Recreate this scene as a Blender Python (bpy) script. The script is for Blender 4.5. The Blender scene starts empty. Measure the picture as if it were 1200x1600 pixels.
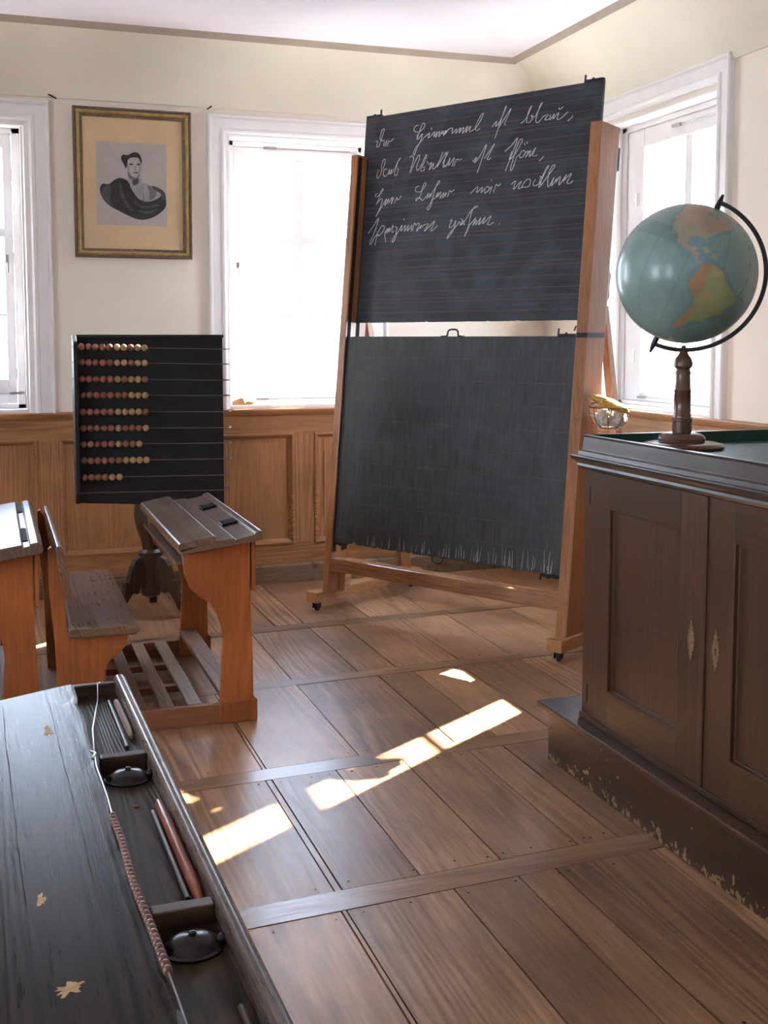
import bpy, bmesh, math, random
from mathutils import Vector, Matrix, noise
random.seed(7)
PI = math.pi
C = bpy.context.scene.collection
# ------------------------------------------------------------------ camera, light, exposure
F_PX, CX, CY, CAM_H = 1800.0, 600.0, 690.0, 1.5
cam_d = bpy.data.cameras.new('camera'); cam = bpy.data.objects.new('camera', cam_d); C.objects.link(cam)
cam_d.sensor_fit = 'VERTICAL'; cam_d.sensor_height = 36.0
cam_d.lens = 36.0 * F_PX / 1600.0
cam_d.shift_y = -(800.0 - CY) / 1600.0
cam_d.clip_start = 0.02; cam_d.clip_end = 300
cam.location = (0, 0, CAM_H)
pitch = math.atan(160.0 / F_PX); yaw = math.radians(18.8)
cam.rotation_euler = (PI/2 - pitch, 0, -yaw)
bpy.context.scene.camera = cam
sc = bpy.context.scene
sc.view_settings.view_transform = 'Standard'; sc.view_settings.look = 'None'
sc.view_settings.exposure = 0.80; sc.view_settings.gamma = 1.0
sc.view_settings.use_curve_mapping = False

wd = bpy.data.worlds.new('sky'); sc.world = wd; wd.use_nodes = True
nt = wd.node_tree; nt.nodes.clear()
wo = nt.nodes.new('ShaderNodeOutputWorld'); wb = nt.nodes.new('ShaderNodeBackground')
tc = nt.nodes.new('ShaderNodeTexCoord'); sx = nt.nodes.new('ShaderNodeSeparateXYZ')
cr = nt.nodes.new('ShaderNodeValToRGB'); cr.color_ramp.elements[0].position = 0.0; cr.color_ramp.elements[0].color = (0.80, 0.89, 1.0, 1)
cr.color_ramp.elements[1].position = 0.7; cr.color_ramp.elements[1].color = (0.50, 0.68, 1.0, 1)
nt.links.new(tc.outputs['Generated'], sx.inputs[0]); nt.links.new(sx.outputs['Z'], cr.inputs[0])
nt.links.new(cr.outputs[0], wb.inputs[0]); nt.links.new(wb.outputs[0], wo.inputs[0])
wb.inputs[1].default_value = 14.0

SUN_TO = Vector((0.834, 0.552, 0.645)).normalized()
sl = bpy.data.lights.new('sun', 'SUN'); sl.energy = 66.0; sl.angle = math.radians(0.53); sl.color = (1.0, 0.95, 0.86)
so = bpy.data.objects.new('sun', sl); C.objects.link(so)
so.rotation_euler = SUN_TO.to_track_quat('Z', 'Y').to_euler()

def portal(name, loc, rot, w, h):
    l = bpy.data.lights.new(name, 'AREA'); l.shape = 'RECTANGLE'; l.size = w; l.size_y = h; l.cycles.is_portal = True
    o = bpy.data.objects.new(name, l); C.objects.link(o); o.location = loc; o.rotation_euler = rot

# ------------------------------------------------------------------ materials
def newmat(name):
    m = bpy.data.materials.new(name); m.use_nodes = True
    nt = m.node_tree; b = nt.nodes['Principled BSDF']
    return m, nt, b
def rgba(c): return (c[0], c[1], c[2], 1.0)
def S(h):   # sRGB 0-255 triple -> linear
    return tuple(((v/255.0)/12.92 if v/255.0 <= 0.04045 else ((v/255.0+0.055)/1.055)**2.4) for v in h)

def plain(name, col, rough=0.6, metal=0.0, var=0.08, scale=6.0, bump=0.0, bscale=60.0, spec=0.5, coat=0.0):
    m, nt, b = newmat(name)
    N = nt.nodes.new; L = nt.links.new
    tc = N('ShaderNodeTexCoord'); no = N('ShaderNodeTexNoise'); no.inputs['Scale'].default_value = scale; no.inputs['Detail'].default_value = 5
    L(tc.outputs['Object'], no.inputs['Vector'])
    cr = N('ShaderNodeValToRGB'); cr.color_ramp.elements[0].position = 0.3; cr.color_ramp.elements[1].position = 0.7
    cr.color_ramp.elements[0].color = rgba([max(0, c*(1-var)) for c in col]); cr.color_ramp.elements[1].color = rgba([min(1, c*(1+var)) for c in col])
    L(no.outputs['Fac'], cr.inputs[0]); L(cr.outputs[0], b.inputs['Base Color'])
    b.inputs['Roughness'].default_value = rough; b.inputs['Metallic'].default_value = metal
    b.inputs['Specular IOR Level'].default_value = spec; b.inputs['Coat Weight'].default_value = coat
    if bump:
        n2 = N('ShaderNodeTexNoise'); n2.inputs['Scale'].default_value = bscale; n2.inputs['Detail'].default_value = 4
        L(tc.outputs['Object'], n2.inputs['Vector'])
        bp = N('ShaderNodeBump'); bp.inputs['Strength'].default_value = bump; bp.inputs['Distance'].default_value = 0.01
        L(n2.outputs['Fac'], bp.inputs['Height']); L(bp.outputs[0], b.inputs['Normal'])
    return m

def wood(name, dark, light, axis='Z', scale=1.0, rough=0.4, rings=1.0, bump=0.15, contrast=1.0, attr=None, stain=None, coat=0.0, spec=0.5, rvar=0.12, fine=0.6):
    """grain runs along axis; dark/light linear colours"""
    m, nt, b = newmat(name)
    N = nt.nodes.new; L = nt.links.new
    tc = N('ShaderNodeTexCoord'); mp = N('ShaderNodeMapping')
    s = [9.0*scale]*3; s['XYZ'.index(axis)] = 0.55*scale
    mp.inputs['Scale'].default_value = s
    oi = N('ShaderNodeObjectInfo'); ml = N('ShaderNodeMath'); ml.operation = 'MULTIPLY'; ml.inputs[1].default_value = 37.0
    L(oi.outputs['Random'], ml.inputs[0]); ad = N('ShaderNodeVectorMath'); ad.operation = 'ADD'
    L(tc.outputs['Object'], ad.inputs[0])
    last = ml.outputs[0]
    if attr:
        at = N('ShaderNodeAttribute'); at.attribute_name = attr; at.attribute_type = 'GEOMETRY'
        m2 = N('ShaderNodeMath'); m2.operation = 'MULTIPLY_ADD'; m2.inputs[1].default_value = 23.0
        L(at.outputs['Fac'], m2.inputs[0]); L(last, m2.inputs[2]); last = m2.outputs[0]
    cb = N('ShaderNodeCombineXYZ'); L(last, cb.inputs[0]); L(last, cb.inputs[1]); L(last, cb.inputs[2])
    L(cb.outputs[0], ad.inputs[1]); L(ad.outputs[0], mp.inputs['Vector'])
    n1 = N('ShaderNodeTexNoise'); n1.inputs['Scale'].default_value = 0.55; n1.inputs['Detail'].default_value = 2.0; n1.inputs['Distortion'].default_value = 0.3
    L(mp.outputs[0], n1.inputs['Vector'])
    sp = N('ShaderNodeSeparateXYZ'); L(mp.outputs[0], sp.inputs[0]); ac = [a for a in 'XYZ' if a != axis]
    sa = N('ShaderNodeMath'); sa.operation = 'ADD'; L(sp.outputs[ac[0]], sa.inputs[0]); L(sp.outputs[ac[1]], sa.inputs[1])
    sb = N('ShaderNodeMath'); sb.operation = 'MULTIPLY'; sb.inputs[1].default_value = 20.0*rings; L(sa.outputs[0], sb.inputs[0])
    ma = N('ShaderNodeMath'); ma.operation = 'MULTIPLY_ADD'; ma.inputs[1].default_value = 110.0*rings; L(n1.outputs['Fac'], ma.inputs[0]); L(sb.outputs[0], ma.inputs[2])
    si = N('ShaderNodeMath'); si.operation = 'SINE'; L(ma.outputs[0], si.inputs[0])
    n2 = N('ShaderNodeTexNoise'); n2.inputs['Scale'].default_value = 11.0; n2.inputs['Detail'].default_value = 5.0; n2.inputs['Roughness'].default_value = 0.65
    L(mp.outputs[0], n2.inputs['Vector'])
    n5 = N('ShaderNodeTexNoise'); n5.inputs['Scale'].default_value = 0.45; n5.inputs['Detail'].default_value = 1.0; L(mp.outputs[0], n5.inputs['Vector'])
    r5 = N('ShaderNodeMapRange'); r5.inputs[1].default_value = 0.40; r5.inputs[2].default_value = 0.72; r5.inputs[3].default_value = 0.02*contrast; r5.inputs[4].default_value = 0.24*contrast; L(n5.outputs['Fac'], r5.inputs[0])
    mm = N('ShaderNodeMath'); mm.operation = 'MULTIPLY'; L(r5.outputs[0], mm.inputs[1]); L(si.outputs[0], mm.inputs[0])
    fn = N('ShaderNodeMath'); fn.operation = 'MULTIPLY_ADD'; fn.inputs[1].default_value = fine; fn.inputs[2].default_value = 0.5-0.5*fine; L(n2.outputs['Fac'], fn.inputs[0])
    m3 = N('ShaderNodeMath'); m3.operation = 'ADD'; L(mm.outputs[0], m3.inputs[0]); L(fn.outputs[0], m3.inputs[1])
    cr = N('ShaderNodeValToRGB'); cr.color_ramp.elements[0].position = 0.28; cr.color_ramp.elements[1].position = 0.68
    cr.color_ramp.elements[0].color = rgba(dark); cr.color_ramp.elements[1].color = rgba(light)
    L(m3.outputs[0], cr.inputs[0]); col = cr.outputs[0]
    # broad blotches
    n3 = N('ShaderNodeTexNoise'); n3.inputs['Scale'].default_value = 2.3; n3.inputs['Detail'].default_value = 3.0; L(ad.outputs[0], n3.inputs['Vector'])
    mr = N('ShaderNodeMapRange'); mr.inputs[1].default_value = 0.3; mr.inputs[2].default_value = 0.7; mr.inputs[3].default_value = 0.72; mr.inputs[4].default_value = 1.18
    L(n3.outputs['Fac'], mr.inputs[0])
    fac = mr.outputs[0]
    if attr:
        mr2 = N('ShaderNodeMapRange'); mr2.inputs[3].default_value = 0.74; mr2.inputs[4].default_value = 1.2; L(at.outputs['Fac'], mr2.inputs[0])
        mu = N('ShaderNodeMath'); mu.operation = 'MULTIPLY'; L(fac, mu.inputs[0]); L(mr2.outputs[0], mu.inputs[1]); fac = mu.outputs[0]
    vm = N('ShaderNodeVectorMath'); vm.operation = 'SCALE'; L(col, vm.inputs[0]); L(fac, vm.inputs['Scale'])
    col = vm.outputs[0]
    if stain:
        n4 = N('ShaderNodeTexNoise'); n4.inputs['Scale'].default_value = stain[1]; n4.inputs['Detail'].default_value = 6.0; n4.inputs['Roughness'].default_value = 0.7
        L(mp.outputs[0] if len(stain) > 4 else ad.outputs[0], n4.inputs['Vector'])
        r4 = N('ShaderNodeMapRange'); r4.inputs[1].default_value = stain[2]; r4.inputs[2].default_value = stain[2]+0.08; r4.inputs[4].default_value = stain[3]; L(n4.outputs['Fac'], r4.inputs[0])
        mx = N('ShaderNodeMix'); mx.data_type = 'RGBA'; L(r4.outputs[0], mx.inputs[0]); L(col, mx.inputs[6]); mx.inputs[7].default_value = rgba(stain[0]); col = mx.outputs[2]
    L(col, b.inputs['Base Color'])
    rr = N('ShaderNodeMapRange'); rr.inputs[3].default_value = max(0.05, rough-rvar); rr.inputs[4].default_value = min(1, rough+rvar); L(n2.outputs['Fac'], rr.inputs[0]); L(rr.outputs[0], b.inputs['Roughness'])
    b.inputs['Specular IOR Level'].default_value = spec; b.inputs['Coat Weight'].default_value = coat; b.inputs['Coat Roughness'].default_value = 0.2
    bp = N('ShaderNodeBump'); bp.inputs['Strength'].default_value = bump; bp.inputs['Distance'].default_value = 0.004
    L(m3.outputs[0], bp.inputs['Height']); L(bp.outputs[0], b.inputs['Normal'])
    return m

M = {}
M['plaster'] = plain('wall_plaster', S((238, 226, 210)), 0.9, var=0.03, scale=2.5, bump=0.12, bscale=9)
M['cove'] = plain('cove_plaster', S((228, 219, 200)), 0.9, var=0.05, scale=2.0, bump=0.25, bscale=5)
M['ceiling'] = plain('ceiling_paint', S((230, 222, 224)), 0.9, var=0.02, scale=2, bump=0.08, bscale=7)
M['white'] = plain('white_paint', S((238, 234, 232)), 0.45, var=0.03, scale=8, bump=0.12, bscale=30)
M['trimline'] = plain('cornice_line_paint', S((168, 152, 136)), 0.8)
M['pine_v'] = wood('pine_vertical', S((140, 92, 56)), S((182, 130, 84)), 'Z', 1.0, 0.5, 1.0, 0.1, stain=(S((170, 160, 140)), 9.0, 0.66, 0.35))
M['pine_h'] = wood('pine_horizontal', S((138, 90, 55)), S((180, 128, 82)), 'X', 1.0, 0.5, 1.0, 0.1, stain=(S((170, 160, 140)), 9.0, 0.66, 0.35))
M['pine_y'] = wood('pine_depth', S((150, 102, 66)), S((196, 148, 104)), 'Y', 1.0, 0.5)
M['skirt'] = wood('skirting_wood', S((96, 74, 54)), S((140, 112, 82)), 'X', 1.0, 0.6, stain=(S((60, 48, 38)), 6.0, 0.55, 0.6))
M['floor'] = wood('floor_board', S((128, 90, 62)), S((182, 140, 104)), 'Y', 0.9, 0.38, 0.8, 0.12, attr='tint', contrast=0.75, fine=0.75, stain=(S((84, 60, 44)), 5.0, 0.66, 0.55), spec=0.30)
M['strip'] = wood('floor_strip', S((118, 84, 58)), S((164, 126, 92)), 'X', 0.9, 0.32, 0.8, 0.12, attr='tint', spec=0.45)
M['gap'] = plain('dark_gap', (0.012, 0.009, 0.007), 0.9)
M['oak_z'] = wood('cabinet_wood', S((50, 31, 19)), S((84, 56, 34)), 'Z', 1.3, 0.42, 0.5, 0.12, contrast=0.4, stain=(S((140, 98, 62)), 14.0, 0.70, 0.35))
M['oak_y'] = wood('cabinet_wood_long', S((54, 34, 22)), S((86, 60, 38)), 'Y', 1.3, 0.36, 0.5, 0.12, contrast=0.4, stain=(S((146, 104, 66)), 14.0, 0.68, 0.35))
M['rim'] = wood('desk_rim_wood', S((42, 34, 30)), S((72, 60, 52)), 'Y', 1.3, 0.33, 0.5, 0.12, contrast=0.4)
M['riser'] = wood('platform_wood', S((50, 31, 20)), S((84, 56, 36)), 'Y', 1.3, 0.4, 0.5, 0.15, contrast=0.5)
M['desk_o'] = wood('varnished_orange_wood', S((136, 72, 34)), S((184, 106, 54)), 'Z', 1.2, 0.38, 0.6, 0.12, contrast=0.5, spec=0.5)
M['desk_ox'] = wood('varnished_orange_rail', S((112, 70, 42)), S((154, 102, 66)), 'X', 1.2, 0.36, 0.6, 0.12, contrast=0.5)
M['desk_top'] = wood('worn_desk_top', S((90, 70, 57)), S((128, 104, 88)), 'Y', 1.4, 0.26, 0.6, 0.04, contrast=0.5, coat=0.35, fine=0.4, rvar=0.03)
M['seat_w'] = wood('worn_seat_wood', S((92, 66, 50)), S((142, 108, 86)), 'Y', 1.3, 0.30, 1.0, 0.08, contrast=1.1, coat=0.3, fine=0.4)
M['slat'] = wood('foot_slat_wood', S((104, 76, 54)), S((150, 116, 88)), 'Y', 1.3, 0.42, 1.3, 0.4)
M['black_w'] = wood('blackened_wood', S((16, 10, 7)), S((50, 36, 26)), 'Y', 1.6, 0.29, 0.7, 0.22, contrast=1.6, coat=0.0, spec=0.07, rvar=0.06, stain=(S((150, 112, 68)), 26.0, 0.78, 0.9))
M['worn'] = plain('bare_worn_wood', S((168, 128, 78)), 0.6, var=0.25, scale=90)
M['black_t'] = wood('tray_wood', S((30, 21, 14)), S((72, 54, 37)), 'Y', 1.8, 0.36, 1.0, 0.2, spec=0.10, stain=(S((120, 86, 50)), 16.0, 0.68, 0.6))
M['rail_w'] = wood('rail_wood', S((66, 52, 44)), S((104, 86, 74)), 'Y', 1.8, 0.28, 0.8, 0.08, fine=0.4, rvar=0.05)
M['div_w'] = wood('divider_wood', S((56, 40, 30)), S((88, 66, 50)), 'X', 1.8, 0.4, 0.6, 0.2)
M['easel_z'] = wood('easel_wood', S((134, 86, 54)), S((176, 120, 78)), 'Z', 1.1, 0.32, 0.6, 0.05, contrast=0.5, coat=0.4)
M['easel_x'] = wood('easel_crossbar_wood', S((134, 86, 54)), S((176, 120, 78)), 'X', 1.1, 0.28, 0.6, 0.05, contrast=0.5, coat=0.8)
M['easel_y'] = wood('easel_foot_wood', S((150, 104, 66)), S((196, 146, 98)), 'Y', 1.1, 0.3, 0.6, 0.05, contrast=0.5, coat=0.5)
M['black_metal'] = plain('dark_iron', (0.03, 0.03, 0.035), 0.4, 0.7)
M['steel'] = plain('worn_steel', (0.45, 0.43, 0.42), 0.3, 1.0)
M['wire'] = plain('thin_wire', (0.18, 0.15, 0.13), 0.35, 0.9)
M['brass'] = plain('tarnished_brass', S((132, 108, 80)), 0.5, 0.4, var=0.25, scale=60)
M['gold'] = plain('old_gilding', S((176, 148, 94)), 0.45, 0.35, var=0.3, scale=25, bump=0.3, bscale=90)
M['gold_d'] = plain('dark_gilding', S((112, 92, 72)), 0.6, 0.1, var=0.3, scale=40, bump=0.3)
M['mat'] = plain('aged_mount_paper', S((206, 178, 140)), 0.8, var=0.08, scale=6)
M['paper'] = plain('print_paper', S((176, 166, 160)), 0.8, var=0.05, scale=12)
for i, g in enumerate((50, 72, 104, 146)):
    M['ink%d' % i] = plain('print_ink_%d' % i, S((g+2, g, g+2)), 0.85, var=0.22, scale=26)
M['abacus'] = plain('black_board', (0.012, 0.013, 0.016), 0.5, var=0.25, scale=5, spec=0.35)
M['bead_r'] = plain('red_bead', S((150, 88, 74)), 0.35, var=0.25, scale=30)
M['bead_t'] = plain('tan_bead', S((168, 136, 96)), 0.35, var=0.18, scale=30)
M['bead_n'] = plain('dark_brown_bead', S((112, 70, 56)), 0.35, var=0.3, scale=50)
M['bead_b'] = plain('brown_bead', S((136, 84, 64)), 0.4, var=0.3, scale=50)
M['carved'] = wood('carved_dark_wood', S((44, 32, 24)), S((76, 56, 42)), 'Z', 1.3, 0.4, 0.6, 0.15)
M['felt'] = plain('green_felt', S((34, 66, 58)), 0.55, var=0.15, scale=20, spec=0.4)
M['pen_r'] = wood('reddish_penholder', S((130, 66, 46)), S((178, 100, 72)), 'Y', 2.0, 0.3)
M['pen_t'] = wood('pale_penholder', S((128, 104, 84)), S((166, 142, 120)), 'Y', 2.0, 0.35)
M['slate'] = plain('slate_pencil', S((82, 70, 66)), 0.3)
M['iron'] = plain('inkwell_metal', (0.022, 0.018, 0.017), 0.26, 0.3, bump=0.1, bscale=50)
M['globe_wood'] = wood('turned_walnut', S((74, 50, 40)), S((116, 84, 66)), 'Z', 1.5, 0.24, 0.5, 0.0, contrast=0.4, fine=0.4, rvar=0.02)
M['sponge'] = plain('yellow_sponge', S((206, 164, 74)), 0.9, var=0.15, scale=40, bump=0.9, bscale=120)
M['cloth'] = plain('white_rag', S((208, 200, 192)), 0.9, var=0.12, scale=14)
M['card'] = plain('brown_wood_block', S((170, 130, 92)), 0.8)
M['rope'] = plain('plaited_rope', S((130, 112, 90)), 0.9, bump=0.5, bscale=200)
M['rubber'] = plain('dark_caster_rubber', (0.02, 0.02, 0.022), 0.5)
M['house_wall'] = plain('sunlit_render', S((226, 222, 212)), 0.9)
M['house_win'] = plain('far_window_glass', (0.05, 0.06, 0.08), 0.2)
M['gutter'] = plain('zinc_gutter', (0.2, 0.2, 0.22), 0.5)
M['tarmac'] = plain('courtyard_paving', S((168, 164, 158)), 0.9)

def tile_mat(name, col, col2):
    m, nt, b = newmat(name); N = nt.nodes.new; L = nt.links.new
    tc = N('ShaderNodeTexCoord'); br = N('ShaderNodeTexBrick'); br.inputs['Scale'].default_value = 1.0
    br.inputs['Brick Width'].default_value = 0.26; br.inputs['Row Height'].default_value = 0.34; br.inputs['Mortar Size'].default_value = 0.03
    br.inputs['Color1'].default_value = rgba(col); br.inputs['Color2'].default_value = rgba(col2); br.inputs['Mortar'].default_value = rgba([c*0.6 for c in col])
    mp = N('ShaderNodeMapping'); L(tc.outputs['Object'], mp.inputs[0]); L(mp.outputs[0], br.inputs['Vector']); L(br.outputs['Color'], b.inputs['Base Color']); b.inputs['Roughness'].default_value = 0.85
    return m
M['tile_r'] = tile_mat('red_roof_tile', S((176, 92, 74)), S((150, 76, 62)))
M['tile_g'] = tile_mat('grey_roof_tile', S((150, 140, 134)), S((128, 118, 112)))

def glass():
    m = bpy.data.materials.new('window_glass'); m.use_nodes = True; nt = m.node_tree; nt.nodes.clear()
    N = nt.nodes.new; L = nt.links.new
    o = N('ShaderNodeOutputMaterial'); mx = N('ShaderNodeMixShader'); t = N('ShaderNodeBsdfTransparent'); g = N('ShaderNodeBsdfGlossy'); g.inputs['Roughness'].default_value = 0.02
    t.inputs[0].default_value = (0.96, 0.97, 0.98, 1)
    lw = N('ShaderNodeLayerWeight'); lw.inputs[0].default_value = 0.5
    pw = N('ShaderNodeMath'); pw.operation = 'POWER'; pw.inputs[1].default_value = 5.0; L(lw.outputs['Facing'], pw.inputs[0])
    f = N('ShaderNodeMath'); f.operation = 'MULTIPLY_ADD'; f.inputs[1].default_value = 0.5; f.inputs[2].default_value = 0.025; L(pw.outputs[0], f.inputs[0])
    L(f.outputs[0], mx.inputs[0]); L(t.outputs[0], mx.inputs[1]); L(g.outputs[0], mx.inputs[2]); L(mx.outputs[0], o.inputs[0])
    return m
M['glass'] = glass()

def board_mat(name, base, dust, streak_axis, thr):
    m, nt, b = newmat(name); N = nt.nodes.new; L = nt.links.new
    tc = N('ShaderNodeTexCoord'); n1 = N('ShaderNodeTexNoise'); n1.inputs['Scale'].default_value = 3.2; n1.inputs['Detail'].default_value = 6; n1.inputs['Distortion'].default_value = 1.6
    L(tc.outputs['Object'], n1.inputs['Vector'])
    mp = N('ShaderNodeMapping'); s = [70.0, 70.0, 70.0]; s['XYZ'.index(streak_axis)] = 1.6; mp.inputs['Scale'].default_value = s
    L(tc.outputs['Object'], mp.inputs[0]); n2 = N('ShaderNodeTexNoise'); n2.inputs['Scale'].default_value = 1.0; n2.inputs['Detail'].default_value = 3; L(mp.outputs[0], n2.inputs['Vector'])
    r1 = N('ShaderNodeMapRange'); r1.inputs[1].default_value = 0.42; r1.inputs[2].default_value = 0.85; r1.inputs[4].default_value = thr; L(n1.outputs['Fac'], r1.inputs[0])
    r2 = N('ShaderNodeMapRange'); r2.inputs[1].default_value = 0.35; r2.inputs[2].default_value = 0.8; r2.inputs[4].default_value = 0.30; L(n2.outputs['Fac'], r2.inputs[0])
    ad = N('ShaderNodeMath'); ad.operation = 'ADD'; L(r1.outputs[0], ad.inputs[0]); L(r2.outputs[0], ad.inputs[1])
    mx = N('ShaderNodeMix'); mx.data_type = 'RGBA'; L(ad.outputs[0], mx.inputs[0]); mx.inputs[6].default_value = rgba(base); mx.inputs[7].default_value = rgba(dust)
    L(mx.outputs[2], b.inputs['Base Color']); b.inputs['Roughness'].default_value = 0.5; b.inputs['Specular IOR Level'].default_value = 0.45
    return m
M['board_u'] = board_mat('slate_board_upper', S((24, 30, 38)), S((78, 88, 100)), 'X', 0.62)
M['board_l'] = board_mat('slate_board_lower', S((44, 49, 50)), S((102, 108, 110)), 'Z', 0.22)
M['rule'] = plain('red_ruling', S((104, 72, 70)), 0.7, var=0.2, scale=9)
M['chalk'] = plain('white_chalk', S((204, 206, 204)), 0.95, var=0.12, scale=80)

def globe_mat():
    m, nt, b = newmat('globe_map'); N = nt.nodes.new; L = nt.links.new
    at = N('ShaderNodeAttribute'); at.attribute_name = 'map'; at.attribute_type = 'GEOMETRY'
    tc = N('ShaderNodeTexCoord'); n = N('ShaderNodeTexNoise'); n.inputs['Scale'].default_value = 9; n.inputs['Detail'].default_value = 8; L(tc.outputs['Object'], n.inputs['Vector'])
    mr = N('ShaderNodeMapRange'); mr.inputs[1].default_value = 0.3; mr.inputs[2].default_value = 0.7; mr.inputs[3].default_value = 0.82; mr.inputs[4].default_value = 1.12; L(n.outputs['Fac'], mr.inputs[0])
    vm = N('ShaderNodeVectorMath'); vm.operation = 'SCALE'; L(at.outputs['Color'], vm.inputs[0]); L(mr.outputs[0], vm.inputs['Scale']); L(vm.outputs[0], b.inputs['Base Color'])
    b.inputs['Roughness'].default_value = 0.34; b.inputs['Coat Weight'].default_value = 0.15
    return m
M['globe'] = globe_mat()

def riser_mat():
    m = M['riser'].copy(); m.name = 'platform_riser_wood'; nt = m.node_tree; N = nt.nodes.new; L = nt.links.new
    b = nt.nodes['Principled BSDF']; src = b.inputs['Base Color'].links[0].from_socket
    tc = N('ShaderNodeTexCoord'); sp = N('ShaderNodeSeparateXYZ'); L(tc.outputs['Object'], sp.inputs[0])
    mr = N('ShaderNodeMapRange'); mr.inputs[1].default_value = 0.0; mr.inputs[2].default_value = 0.075; mr.inputs[3].default_value = 0.12; mr.inputs[4].default_value = -0.06; L(sp.outputs['Z'], mr.inputs[0])
    no = N('ShaderNodeTexNoise'); no.inputs['Scale'].default_value = 42; no.inputs['Detail'].default_value = 6; L(tc.outputs['Object'], no.inputs['Vector'])
    ad = N('ShaderNodeMath'); ad.operation = 'ADD'; L(mr.outputs[0], ad.inputs[0]); L(no.outputs['Fac'], ad.inputs[1])
    r = N('ShaderNodeMapRange'); r.inputs[1].default_value = 0.62; r.inputs[2].default_value = 0.65; L(ad.outputs[0], r.inputs[0])
    mx = N('ShaderNodeMix'); mx.data_type = 'RGBA'; L(r.outputs[0], mx.inputs[0]); L(src, mx.inputs[6]); mx.inputs[7].default_value = rgba(S((156, 128, 92))); L(mx.outputs[2], b.inputs['Base Color'])
    return m
M['riser_w'] = riser_mat()

# ------------------------------------------------------------------ mesh helpers
def thing(name, label, cat, loc=(0, 0, 0), rz=0.0, group=None):
    o = bpy.data.objects.new(name, None); C.objects.link(o); o.location = loc; o.rotation_euler = (0, 0, rz); o.empty_display_size = 0.1
    o['label'] = label; o['category'] = cat
    if group: o['group'] = group
    return o
def tag(o, label, cat, group=None):
    o['label'] = label; o['category'] = cat
    if group: o['group'] = group
    return o
def root_matrix(o):
    m = Matrix.Identity(4)
    while o is not None:
        m = (Matrix.Translation(o.location) @ o.rotation_euler.to_matrix().to_4x4()) @ m; o = o.parent
    return m

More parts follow.
